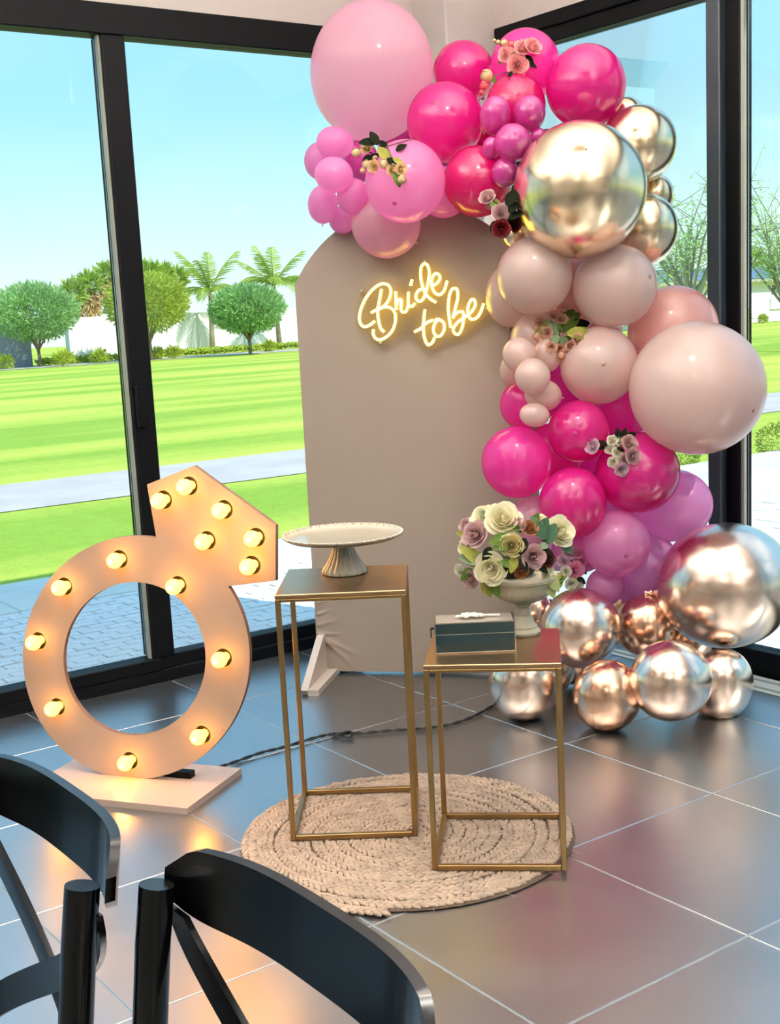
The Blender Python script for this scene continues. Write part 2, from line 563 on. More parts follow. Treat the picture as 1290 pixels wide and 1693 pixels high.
for (lx, ly), lab in UL:
    d = empty('added_bowl_light', (lx, ly, ZC)); tag(d, 'unseen white bowl light added as uplight '+lab, 'fill light', 'added bowl fill lights')
    MB().lathe([(0.012, -0.62), (0.10, -0.60), (0.17, -0.55), (0.20, -0.48), (0.19, -0.48), (0.16, -0.54), (0.09, -0.58), (0.002, -0.59)], 32, cap=False).build('bowl', m_bowl, d, True, 50)
    MB().tube([(0, 0, -0.59), (0, 0, 0)], 0.008, 8).build('rod', m_trim, d, True)
    ld = bpy.data.lights.new('upfill', 'AREA')
    ld.shape = 'DISK'; ld.size = 0.30; ld.energy = ADDED_BOWL_W*(0.62 if lx > 2.5 else 1.05); ld.color = (0.98, 0.99, 1.0)
    lo = bpy.data.objects.new('added_bowl_beam', ld); COL.objects.link(lo); lo.parent = d; lo.location = (0, 0, -0.50); lo.rotation_euler = (math.pi, 0, 0)

# ------------------------------------------------------------------ OUTDOORS
ZG = -0.15
def out_plane(name, x0, x1, y0, y1, z, m):
    o = MB().box((x0, y0, z-0.05), (x1, y1, z)).build(name, m)
    tag(o, kind='structure'); return o
out_plane('lawn', -150, 180, -120, 130, ZG-0.02, m_lawn)
out_plane('paver_bed', -8, XR+0.12, YL+0.15, 6.98, ZG-0.008, m_joint)
out_plane('paver_bed', XR+0.12, 30, -20, 6.75, ZG-0.008, m_joint)
# concrete band slabs between pavers and grass
band = empty('terrace_border', (0, 0, ZG)); tag(band, kind='structure')
xs = -6.0
while xs < 5.3:
    MB().bevbox((xs+0.004, 6.99, -0.1), (xs+1.196, 7.84, 0.0), 0.006).build('slab', m_conc, band); xs += 1.2
while xs < 26:
    MB().bevbox((xs+0.004, 6.76, -0.1), (xs+2.395, 7.60, 0.11), 0.012).build('slab', m_conc, band); xs += 2.4
pt = MB().add([(-60, 11.95, ZG-0.012), (70, 10.4, ZG-0.012), (70, 13.2, ZG-0.012), (-60, 13.3, ZG-0.012)], [(0, 1, 2, 3)]).build('path', m_path); tag(pt, kind='structure')
# pavers
pv = empty('pavement', (0, 0, ZG)); tag(pv, kind='structure')
PW, PH = 0.155, 0.078
pav_me = MB().bevbox((-PW/2+0.0035, -PH/2+0.003, -0.03), (PW/2-0.0035, PH/2-0.003, 0.0), 0.003).mesh('paver')
pav_me.materials.append(m_paver)
cells = []
rnd = random.Random(3)
y = YL+0.15+PH/2
row = 0
while y < 6.97:
    off = (row % 2)*PW/2 + rnd.uniform(-0.02, 0.02)
    x = -1.6 + off
    while x < XR+1.7:
        cells.append((x, y, rnd.uniform(-0.002, 0.002), rnd.uniform(-0.015, 0.015)))
        x += PW
    y += PH; row += 1
vis = [c for c in cells if 1.45 < c[0]-0.30*(c[1]-4.7) < 2.95 and 5.0 < c[1] < 6.2]
vis.sort(key=lambda c: c[1]); vis = vis[:300]
vs_ = set(vis)
for c in vis:
    o = link_mesh('paver', pav_me, None, pv); o.location = (c[0], c[1], c[2]); o.rotation_euler = (0, 0, c[3])
mb = MB()
for c in cells:
    if c not in vs_:
        mb.box((c[0]-PW/2+0.0035, c[1]-PH/2+0.003, c[2]-0.03), (c[0]+PW/2-0.0035, c[1]+PH/2-0.003, c[2]))
y = 2.6
while y < 6.72:
    off = rnd.uniform(0, PW*2); x = XR+0.2+off
    while x < 12:
        mb.box((x, y+0.004, -0.03), (x+PW*2-0.008, y+PH*2-0.004, rnd.uniform(-0.002, 0.002))); x += PW*2
    y += PH*2
o = mb.build('paver_field', m_paver, pv); o['kind'] = 'stuff'

def gp(px, depth, z=ZG):
    """ground point under image column px at a given depth"""
    # find py so that the ray at this depth hits z
    a, b_ = ray(px, 300), ray(px, 900)
    za, zb = CAM_H+a.z*depth, CAM_H+b_.z*depth
    py = 300 + (z-za)/(zb-za)*600
    return at(px, py, depth)

# perimeter wall
A, Bp = gp(118, 63), gp(560, 79)
dirw = (Bp-A).normalized()
def wall_seg(name, a, b_, h, th, m):
    t = (b_-a); t.z = 0; L = t.length; t.normalize(); n = Vector((-t.y, t.x, 0))
    mbb = MB()
    mbb.prism([(0, 0), (L, 0), (L, h), (0, h)], lambda u, v, d: a + t*u + n*d + Vector((0, 0, v)), 0, th)
    return mbb, t, L
mbw, tw, Lw = wall_seg('w', A-dirw*0, Bp+dirw*40, 2.2, 0.3, m_white_out)
pw = mbw.build('perimeter_wall', m_white_out); tag(pw, 'long white garden wall behind the lawn and trees', 'wall')
g1, g2 = gp(-60, 60), gp(52, 60)
mbw, tw2, _ = wall_seg('w', g1, g2, 2.0, 0.3, m_grey_shade)
pw2 = mbw.build('side_wall', m_grey_shade); tag(pw2, 'wall stub with its shade painted in grey, far left behind the leftmost tree', 'wall')

def leaf_cloud(center, radii, n, size, rng, shell=0.4, up=0.3, squash=None):
    """thin leaf blades pointing outward in an ellipsoid"""
    mbb = MB()
    vs, fs = [], []
    for _ in range(n):
        while True:
            d = Vector((rng.uniform(-1, 1), rng.uniform(-1, 1), rng.uniform(-1, 1)))
            if 0.05 < d.length < 1: break
        d.normalize()
        rr = (shell + (1-shell)*rng.random()**0.6)
        p = Vector((d.x*radii[0]*rr, d.y*radii[1]*rr, d.z*radii[2]*rr))
        dd = (d + Vector((rng.gauss(0, .5), rng.gauss(0, .5), rng.gauss(0, .5)+up))).normalized()
        s = dd.orthogonal().normalized()
        s = (Matrix.Rotation(rng.uniform(0, 6.28), 3, dd) @ s)
        L = size*rng.uniform(0.6, 1.4)
        w = L*0.13
        p = p + Vector(center)
        b0 = len(vs)
        vs += [p, p+dd*L*0.5+s*w, p+dd*L, p+dd*L*0.5-s*w]
        fs.append((b0, b0+1, b0+2, b0+3))
    mbb.add(vs, fs)
    return mbb

def tree(name, label, base, height, crown_w, m, seed, n=9000, size=0.24, crown_h=None, trunk_frac=0.42, group='round garden trees along the far wall'):
    rng = random.Random(seed)
    t = empty(name, base); tag(t, label, 'tree', group)
    ch = crown_h or height*0.68
    cz = height-ch/2
    mbb = MB()
    fork = height*trunk_frac*0.55
    mbb.tube([(0, 0, -0.1), (0.03, 0, fork*0.5), (0, 0.02, fork)], [0.10, 0.085, 0.07], 8)
    for kk in range(8):
        a = kk*0.785+rng.uniform(-.3, .3); rr = crown_w*0.5*rng.uniform(.4, .75)
        mbb.tube([(0, 0, fork*0.85), (rr*.35*math.cos(a), rr*.35*math.sin(a), fork+0.25*(cz-fork)+0.2), (rr*math.cos(a), rr*math.sin(a), cz+rng.uniform(-.1, .4)*ch)], [0.055, 0.04, 0.012], 6)
    mbb.build('trunk', m_trunk, t, True)
    c = leaf_cloud((0, 0, cz), (crown_w/2, crown_w/2, ch/2), n, size, rng, 0.35, 0.35)
    c.build('crown', m, t)
    return t

dp = 61
tree('garden_tree', 'round feathery green tree at the far left of the lawn', gp(66, 59), 3.75, 3.9, m_leafA, 1)
tree('garden_tree', 'round yellow-green tree just right of the black window mullion', gp(250, 61), 4.1, 4.0, m_leafY, 2)
tree('garden_tree', 'round dusty green tree nearest the blush arch panel', gp(414, 62), 3.3, 3.6, m_leafA, 3)

def frond_mesh(L, droop, seed, leaf=0.45, n=22, fan=False):
    rng = random.Random(seed)
    vs, fs = [], []
    mbb = MB()
    pts = []
    for i in range(9):
        s = i/8
        pts.append(Vector((L*s*math.cos(droop*s*0.6), 0, L*(0.55*s - droop*s*s*0.75))))
    mbb.tube(pts, [0.035*(1-0.8*i/8) for i in range(9)], 4)
    for i in range(n):
        s = 0.12+0.88*i/(n-1)
        q = s*8; k0 = min(7, int(q)); p = pts[k0].lerp(pts[k0+1], q-k0)
        t = (pts[k0+1]-pts[k0]).normalized()
        ll = leaf*(0.5+0.9*math.sin(math.pi*min(1, s*0.9+0.08)))
        for sd in (-1, 1):
            d = (t*0.75 + Vector((0, sd*0.8, -0.35+rng.uniform(-.2, .1)))).normalized()
            w = 0.035
            b0 = len(vs)
            vs += [p-t*w, p+t*w, p+d*ll*0.6+t*w*0.7+Vector((0, 0, -0.02)), p+d*ll+Vector((0, 0, -0.14*ll)), p+d*ll*0.6-t*w*0.7+Vector((0, 0, -0.02))]
            fs.append((b0, b0+1, b0+2, b0+3, b0+4))
    mbb.add(vs, fs)
    me = mbb.mesh('frond')
    return me

fr_up = frond_mesh(2.0, 0.35, 5); fr_up.materials.append(m_leafP)
fr_out = frond_mesh(2.1, 1.0, 6); fr_out.materials.append(m_leafP)
def coco_palm(label, base, h, seed, nf=13, lean=0.1):
    rng = random.Random(seed)
    t = empty('coconut_palm', base); tag(t, label, 'palm tree', 'coconut palms by the far wall')
    MB().tube([(0, 0, -0.1), (lean*.3, 0, h*.35), (lean*.7, 0, h*.7), (lean, 0, h)], [0.17, 0.13, 0.11, 0.10], 10).build('trunk', m_palmtrunk, t, True)
    for i in range(nf):
        a = i*2.399+rng.uniform(-.3, .3)
        o = link_mesh('frond', fr_up if i % 3 == 0 else fr_out, None, t)
        o.location = (lean, 0, h-0.05)
        el = rng.uniform(-0.9, -0.35) if i % 3 == 0 else rng.uniform(-0.35, 0.25)
        o.rotation_euler = (0, el, a)
        sc = rng.uniform(1.05, 1.35); o.scale = (sc, sc, sc)
    return t
coco_palm('coconut palm between the two round trees, leaning fronds over white wall', gp(352, 69), 3.3, 11)
coco_palm('tallest coconut palm, right beside the arch panel edge', gp(463, 71), 3.5, 14, lean=-0.15)

def fan_palm(label, base, h, seed, w=0.85):
    rng = random.Random(seed)
    t = empty('fan_palm', base); tag(t, label, 'palm tree', 'shaggy fan palms behind the wall')
    MB().tube([(0, 0, -0.1), (0.04, 0, h*.5), (0, 0, h)], [0.2, 0.16, 0.14], 8).build('trunk', m_palmtrunk, t, True)
    mbb = leaf_cloud((0, 0, h-1.0), (w*.5, w*.5, 1.0), 500, 0.45, rng, 0.5, -1.6)
    mbb.build('dead_skirt', m_dead, t)
    mbb = leaf_cloud((0, 0, h+0.15), (w*.75, w*.75, 0.6), 420, 0.5, rng, 0.2, 0.5)
    mbb.build('crown', m_leafP, t)
    return t
fan_palm('leftmost and shortest of the shaggy fan palms behind the white wall', gp(130, 76), 3.6, 21)
fan_palm('middle shaggy fan palm left of the window mullion', gp(158, 84), 4.4, 22)
fan_palm('shaggy fan palm half hidden by the window mullion', gp(187, 90), 5.2, 23, 1.0)
fan_palm('shaggy fan palm just right of the mullion above the yellow-green tree', gp(256, 82), 4.8, 24, 1.0)
fan_palm('shaggy fan palm over the crown of the yellow-green tree', gp(280, 88), 4.8, 25, 0.9)
fan_palm('rightmost shaggy fan palm, beside the coconut palm', gp(303, 94), 4.8, 26, 0.9)

# hedge strip and low shrubs at the foot of the wall
def hedge(name, label, a, b_, h, d, m, seed, n):
    rng = random.Random(seed)
    t = b_-a; L = t.length; t.normalize()
    mbb = MB()
    vs, fs = [], []
    for _ in range(n):
        p = a + t*rng.uniform(0, L) + Vector((-t.y, t.x, 0))*rng.uniform(-d, d) + Vector((0, 0, h*rng.random()**.7))
        dd = Vector((rng.gauss(0, 1), rng.gauss(0, 1), rng.uniform(.1, 1.4))).normalized(); s = dd.orthogonal().normalized()
        l = rng.uniform(.12, .25); b0 = len(vs)
        vs += [p, p+dd*l*.5+s*l*.3, p+dd*l, p+dd*l*.5-s*l*.3]; fs.append((b0, b0+1, b0+2, b0+3))
    mbb.add(vs, fs)
    o = mbb.build(name, m); tag(o, label, 'hedge'); return o
hedge('low_hedge', 'low clipped yellow-green hedge strip along the white wall', gp(64, 60.3), gp(560, 72.6), 0.26, 0.35, m_hedge, 31, 5200)
cp = MB()
a, b_ = gp(-80, 55.0), gp(560, 66.5)
t = (b_-a).normalized(); n_ = Vector((-t.y, t.x, 0))
cp.add([a+Vector((0,0,-.005)), b_+Vector((0,0,-.005)), b_+n_*3.4+Vector((0,0,-.005)), a+n_*3.4+Vector((0,0,-.005))], [(0, 1, 2, 3)])
o = cp.build('garden_path', m_path); tag(o, kind='structure')
SHR = [(8, 58, .5, 'brown-green low shrub in front of the grey wall stub', 'low_shrub'), (106, 58.6, .55, 'dry low shrub between the leftmost tree and the hedge', 'low_shrub'), (166, 60, .5, 'small yellow shrub left of the mullion by the hedge', 'low_shrub'),
       (260, 61.6, .42, 'small shrub right under the yellow-green tree', 'low_shrub'), (288, 62.2, .42, 'small shrub a step right of the yellow-green tree', 'low_shrub'), (446, 66.2, .4, 'small shrub below the tallest coconut palm', 'low_shrub')]
for (px, d, s, lab, nm) in SHR:
    r_ = random.Random(px)
    mbb = leaf_cloud((0, 0, s*.6), (s*.75, s*.75, s*.6), 350, .2, r_, .2, .5)
    o = mbb.build(nm, m_hedge); o.location = gp(px, d); tag(o, lab, 'shrub', 'low shrubs along the hedge')
# right-hand garden
def bush(px, py, w, h, lab, seed):
    r_ = random.Random(seed)
    b0 = at_z(px, py, ZG)
    mbb = leaf_cloud((0, 0, h*.5), (w*.5, w*.5, h*.5), 1700, .03, r_, .55, .1)
    o = mbb.build('round_bush', m_bush); o.location = b0; tag(o, lab, 'bush', 'clipped bushes beside the path')
bush(1283, 762, .36, .36, 'clipped round yellow-green bush at the right edge of the photo', 41)
bush(1226, 770, .12, .24, 'narrow clipped bush beside the right window mullion', 42)
bush(1132, 780, .26, .32, 'small clipped bush seen between hot pink balloon and mullion', 43)

# house on the right
hb = gp(1225, 76); hb2 = gp(1340, 80)
hl = gp(1085, 72)
house = empty('house', hl); tag(house, 'white single-storey house with ribbed blue-grey roof behind right lawn', 'house')
t = (hb2-hl); t.z = 0; L = t.length; t.normalize(); n_ = Vector((-t.y, t.x, 0))
def hp(u, v, d): return t*u + n_*d + Vector((0, 0, v))
MB().prism([(0, 0), (L, 0), (L, 2.45), (0, 2.45)], hp, 0, 7).build('wall', m_white_out, house)
MB().prism([(-.4, 2.40), (L+.4, 2.40), (L+.4, 2.56), (-.4, 2.56)], hp, -.6, 7.4).build('eave', mat('eave', (0.70, 0.66, 0.62), .8), house)
rr_ = (L+.8)/22
for i in range(22):
    u0 = -.4+i*rr_
    vsx = [hp(u0+.03, 2.57, -.6), hp(u0+rr_-.03, 2.57, -.6), hp(u0+rr_-.03, 3.35, 3.4), hp(u0+.03, 3.35, 3.4)]
    vsx += [p+Vector((0, 0, .07)) for p in vsx]
    MB().add(vsx, [(0,1,2,3)[::-1],(4,5,6,7),(0,1,5,4),(1,2,6,5),(2,3,7,6),(3,0,4,7)]).build('roof_panel', m_roofb, house)
uw = (gp(1284, 78)-hl).dot(t)
wn = MB().prism([(uw-.35, 1.75), (uw+.6, 1.75), (uw+.6, 2.15), (uw-.35, 2.15)], hp, -.06, .05).build('window', mat('dark_pane', (0.25, 0.27, 0.27), .2), house)
MB().prism([(uw-.42, 1.69), (uw+.67, 1.69), (uw+.67, 1.76), (uw-.42, 1.76)], hp, -.1, .02).build('sill', m_grey_shade, wn)
MB().prism([(uw-.55, .75), (uw+.8, .75), (uw+.8, 1.4), (uw-.55, 1.4)], hp, -.12, .05).build('panel', mat('bright_panel', (0.97, 0.97, 0.97), .6), house)
for (px, d, s, lab) in ((1232, 74, .55, 'yellow shrub at the foot of the white house wall'), (1262, 75, .35, 'small green shrub at the foot of the house under its window')):
    r_ = random.Random(px)
    o = leaf_cloud((0, 0, s*.6), (s*.8, s*.6, s*.65), 320, .18, r_, .2, .5).build('low_shrub', m_hedge); o.location = gp(px, d); tag(o, lab, 'shrub', 'shrubs in front of the house')

def sparse_tree(lab, base, h, w, seed):
    rng = random.Random(seed)
    t = empty('sparse_tree', base); tag(t, lab, 'tree', 'airy thin trees by the house')
    tw, lf = MB(), MB()
    vs, fs = [], []
    tw.tube([(0, 0, -.1), (.1, 0, h*.2), (0, .1, h*.34)], [.14, .11, .08], 7)
    for i in range(26):
        a = i*2.399; r1 = w*.5*rng.uniform(.3, 1); zt = h*rng.uniform(.5, 1.0)
        p0 = Vector((0, 0, h*rng.uniform(.2, .36))); p2 = Vector((r1*math.cos(a), r1*math.sin(a), zt)); p1 = p0.lerp(p2, .5)+Vector((rng.uniform(-.3, .3), rng.uniform(-.3, .3), .2))
        tw.tube([p0, p1, p2], [.045, .028, .008], 5)
        for kk in range(7):
            s = rng.uniform(.35, 1); b0 = p1.lerp(p2, s*2-1) if s > .5 else p0.lerp(p1, s*2)
            e = b0+Vector((rng.gauss(0, .5), rng.gauss(0, .5), rng.gauss(.25, .4)))
            tw.tube([b0, e], [.012, .005], 4)
            for q in range(20):
                p = b0.lerp(e, rng.random())+Vector((rng.gauss(0, .12), rng.gauss(0, .12), rng.gauss(0, .12)))
                dd = Vector((rng.gauss(0, 1), rng.gauss(0, 1), rng.gauss(0, 1))).normalized(); sd = dd.orthogonal().normalized()
                l = rng.uniform(.05, .13); b1 = len(vs)
                vs += [p, p+dd*l*.5+sd*l*.22, p+dd*l, p+dd*l*.5-sd*l*.22]; fs.append((b1, b1+1, b1+2, b1+3))
    tw.build('trunk', m_twig, t)
    lf.add(vs, fs); lf.build('crown', m_sparse, t)
sparse_tree('airy pale tree with thin twigs behind gold balloons and mullion', gp(1140, 31), 4.6, 3.6, 51)
sparse_tree('airy pale tree right of the right window mullion', gp(1300, 36), 4.9, 4.6, 52)
fan_palm('yellowish fan palm rising behind the house roof', gp(1243, 92), 4.0, 27, 1.3)

# ------------------------------------------------------------------ BACKDROP PANEL
P0 = at_z(545, 1112); P0.z = 0
PD = Vector((0.667, -0.745, 0)).normalized()      # along the panel, to the right
PN = Vector((PD.y, -PD.x, 0))                       # towards the room
m_fabric = mat('beige_fabric', (0.595, 0.54, 0.495), 0.9, var=0.03, scale=3, bump=0.08, bump_scale=260)
m_wood_w = mat('whitewashed_wood', (0.84, 0.80, 0.76), 0.6, var=0.06, scale=6)
def pp(s, z, d=0.0):
    return P0 + PD*s + PN*d + Vector((0, 0, z))
bd = empty('backdrop_panel', pp(0.41, 0, 0)); tag(bd, 'tall beige fabric-covered arch panel standing behind the two gold stands', 'backdrop')
S0, S1, ZS, AC, AR, ZB = -0.04, 0.86, 1.532, (0.41, 1.2935), 0.507, 0.012
def panel_top(s):
    return AC[1] + math.sqrt(max(AR*AR-(s-AC[0])**2, 0.0))
NS, NZ = 61, 90
vs, fs = [], []
rel = bd.location
def wrinkle(s, z):
    h = 0.0
    for (s0, z0, s1, z1, a, w) in ((0.0, 0.135, 0.11, 0.03, .010, .010), (0.0, 0.14, 0.14, 0.075, .008, .009), (-0.03, 0.20, 0.06, 0.225, .006, .007), (-0.03, 0.165, 0.08, 0.165, .006, .007),
                                   (-0.03, 0.245, 0.03, 0.265, .005, .006), (-0.03, 0.29, 0.02, 0.305, .004, .006)):
        d = Vector((s1-s0, z1-z0)); L = d.length; d.normalize()
        q = Vector((s-s0, z-z0)); u = q.dot(d)/L
        if -0.1 < u < 1:
            v = q.x*d.y-q.y*d.x
            h += a*math.exp(-(v/w)**2)*(1-max(u, 0))*min(1, (u+.1)*8)
    return h
ss = [S0+0.004*i for i in range(50)] + [S0+0.2+(S1-S0-0.2)*i/30 for i in range(31)]
zz = [0.004*i for i in range(95)] + [0.38 + i*(1.0-.38)/20 for i in range(1, 21)]
zz = [z/1.0 for z in zz]
for s in ss:
    zt = panel_top(s)
    for k_, z in enumerate(zz):
        z2 = ZB + z if z <= 0.38 else ZB + 0.38 + (z-0.38)/(0.62)*(zt-ZB-0.38)
        vs.append(pp(s, z2, 0.02+wrinkle(s, z2)) - rel)
nz = len(zz)
for i in range(len(ss)-1):
    for k_ in range(nz-1):
        fs.append((i*nz+k_, (i+1)*nz+k_, (i+1)*nz+k_+1, i*nz+k_+1))
MB().add(vs, fs).build('fabric_cover', m_fabric, bd, True)
outline = [(S0, ZB), (S1, ZB)] + [(S1-(S1-S0)*i/40, panel_top(S1-(S1-S0)*i/40)) for i in range(41)]
MB().prism(outline, lambda a, b, d: pp(a, b, d)-rel, -0.02, 0.0195).build('board', m_fabric, bd)
def brace(s):
    f = empty('brace', (0, 0, 0))
    tri = [(0.02, 0.0), (0.30, 0.0), (0.315, 0.02), (0.055, 0.165), (0.02, 0.165)]
    o = MB().prism(tri, lambda a, b, d: pp(s+d, b, a)-rel, -0.014, 0.014).build('brace', m_wood_w, bd)
    bpy.data.objects.remove(f)
    MB().prism([(0.02, 0.0), (0.315, 0.0), (0.315, 0.022), (0.02, 0.022)], lambda a, b, d: pp(s+d, b, a)-rel, 0.014, 0.055).build('foot', m_wood_w, o)
brace(-0.015)
brace(0.80)
MB().prism([(-0.02, 0.0), (-0.33, 0.0), (-0.33, 0.02), (-0.02, 0.55)], lambda a, b, d: pp(0.05+d, b, a)-rel, -0.014, 0.014).build('back_strut', m_wood_w, bd)
MB().prism([(-0.02, 0.0), (-0.33, 0.0), (-0.33, 0.02), (-0.02, 0.55)], lambda a, b, d: pp(0.76+d, b, a)-rel, -0.014, 0.014).build('back_strut', m_wood_w, bd)

# ------------------------------------------------------------------ NEON SIGN
m_neon = mat('neon_tube', (1.0, 0.9, 0.6), 0.4, emit=(1.0, 0.86, 0.34), emit_s=6.0, srgb=True)
m_acryl = glass_mat('clear_acrylic', (0.97, 0.96, 0.94), 0.6)
def on_panel(zx, zy, d=0.055):
    px, py = 560+zx/4.778, 380+zy/4.778
    r_ = ray(px, py)
    p0 = pp(0, 0, d)
    return CAM + r_*(((p0-CAM).dot(PN))/r_.dot(PN))
def spline(pts, n=7):
    out = []
    P = [Vector((p[0], p[1])) for p in pts]
    P = [P[0]*2-P[1]] + P + [P[-1]*2-P[-2]]
    for i in range(1, len(P)-2):
        for k_ in range(n):
            t = k_/n
            a, b, c, d = P[i-1], P[i], P[i+1], P[i+2]
            out.append(0.5*((2*b)+(-a+c)*t+(2*a-5*b+4*c-d)*t*t+(-a+3*b-3*c+d)*t*t*t))
    out.append(P[-2])
    return out
STROKES = [
 [(338,468),(322,560),(308,640),(316,720),(333,778),(358,806)],
 [(285,722),(245,752),(205,766),(175,745),(163,692),(178,620),(215,540),(270,470),(330,430),(384,432),(411,472),(405,530),(375,585),(330,622),(290,637),(258,655)],
 [(290,637),(335,616),(392,610),(436,640),(450,700),(432,780),(385,840),(330,868),(290,855),(272,818),(276,788)],
 [(450,488),(453,560),(456,632)],
 [(456,605),(470,560),(488,547),(496,572),(492,620),(506,650),(532,644),(548,590),(549,545),(551,490)],
 [(548,580),(556,603),(580,604),(604,580)],
 [(580,392),(568,440)],
 [(668,470),(635,476),(612,512),(614,546),(638,566),(668,545),(690,490),(706,420),(716,345),(704,285),(678,268),(652,296),(648,370),(664,450),(692,512),(728,548),(768,572)],
 [(738,445),(778,420),(800,384),(790,352),(762,347),(738,382),(736,440),(756,492),(798,512),(834,478),(857,402)],
 [(682,628),(673,700),(669,780),(680,860),(706,908),(740,890),(758,850)],
 [(598,806),(648,780),(690,738),(745,712)],
 [(795,708),(762,736),(748,790),(766,834),(800,840),(830,800),(832,742),(795,708),(760,712)],
 [(886,772),(874,700),(866,620),(874,525),(898,468),(934,470),(942,530),(926,605),(904,690),(912,680),(940,652),(980,650),(988,695),(975,775),(945,826),(912,812),(908,774),(950,722),(1010,682)],
 [(1010,682),(1055,640),(1080,592),(1070,552),(1045,556),(1022,610),(1024,672),(1052,708),(1096,690),(1126,640),(1146,582)],
]
sg = empty('neon_sign', on_panel(650, 600, 0.03)); tag(sg, 'glowing yellow neon script sign reading Bride to be on the beige panel', 'neon sign')
rel = sg.location
for st in STROKES:
    sp = spline(st)
    MB().tube([on_panel(p.x, p.y, 0.060)-rel for p in sp], 0.0047, 8).build('neon_tube', m_neon, sg, True)
OUTL = [(130,660),(150,560),(200,460),(270,395),(345,368),(430,395),(480,415),(545,375),(600,300),(640,245),(700,222),(770,255),(860,330),(930,395),(1000,475),(1060,500),(1130,520),(1195,575),(1195,655),(1140,735),(1060,780),(1005,850),(930,872),(860,882),(770,938),(690,948),(635,900),(580,842),(500,832),(440,858),(375,905),(300,908),(250,862),(228,800),(165,785),(132,730)]
ol = [(p.x, p.y) for p in spline(OUTL+[OUTL[0]], 4)][:-1]
MB().prism(ol, lambda a, b, d: on_panel(a, b, d)-rel, 0.046, 0.050).build('acrylic_backing', m_acryl, sg)
for (a, b) in ((180, 480), (680, 250), (1170, 620), (330, 890)):
    c0, c1 = on_panel(a, b, 0.021)-rel, on_panel(a, b, 0.056)-rel
    MB().tube([c0, c1], 0.005, 10).build('standoff', m_alu, sg, True, 40)

# ------------------------------------------------------------------ BALLOONS
KIND = {
 'P1': latex_mat('latex_soft_pink', (0.97, 0.80, 0.88), 0.25, 0.6, 0.16),
 'P2': latex_mat('latex_pink', (1.0, 0.68, 0.89), 0.25, 0.62, 0.06),
 'P3': latex_mat('latex_deep_pink', (0.88, 0.36, 0.72), 0.25, 0.45, 0.0),
 'H1': latex_mat('latex_hot_pink', (0.90, 0.15, 0.60), 0.22, 0.5),
 'H2': latex_mat('latex_bright_pink', (0.98, 0.30, 0.75), 0.22, 0.6),
 'H3': latex_mat('latex_crimson_pink', (0.86, 0.06, 0.46), 0.22, 0.46),
 'H4': latex_mat('latex_raspberry', (0.82, 0.25, 0.62), 0.22, 0.35),
 'B1': latex_mat('latex_blush', (0.93, 0.83, 0.80), 0.30, 0.42),
 'B2': latex_mat('latex_salmon_blush', (0.93, 0.72, 0.69), 0.32, 0.45),
 'G1': mat('chrome_gold', (0.93, 0.85, 0.73), 0.22, metal=1.0, var=0.02, scale=2),
 'R1': mat('chrome_rose_gold', (0.95, 0.86, 0.80), 0.22, metal=1.0, var=0.02, scale=2),
 'R2': mat('chrome_copper', (0.92, 0.76, 0.65), 0.22, metal=1.0, var=0.02, scale=2),
}
SPOT = {'P': mat('tip_pink', (0.62, 0.28, 0.45), .5), 'H': mat('tip_hot', (0.55, 0.03, 0.28), .5), 'B': mat('tip_blush', (0.62, 0.46, 0.44), .5),
        'G': mat('tip_gold', (0.35, 0.28, 0.2), .4), 'R': mat('tip_rose', (0.4, 0.28, 0.22), .4)}
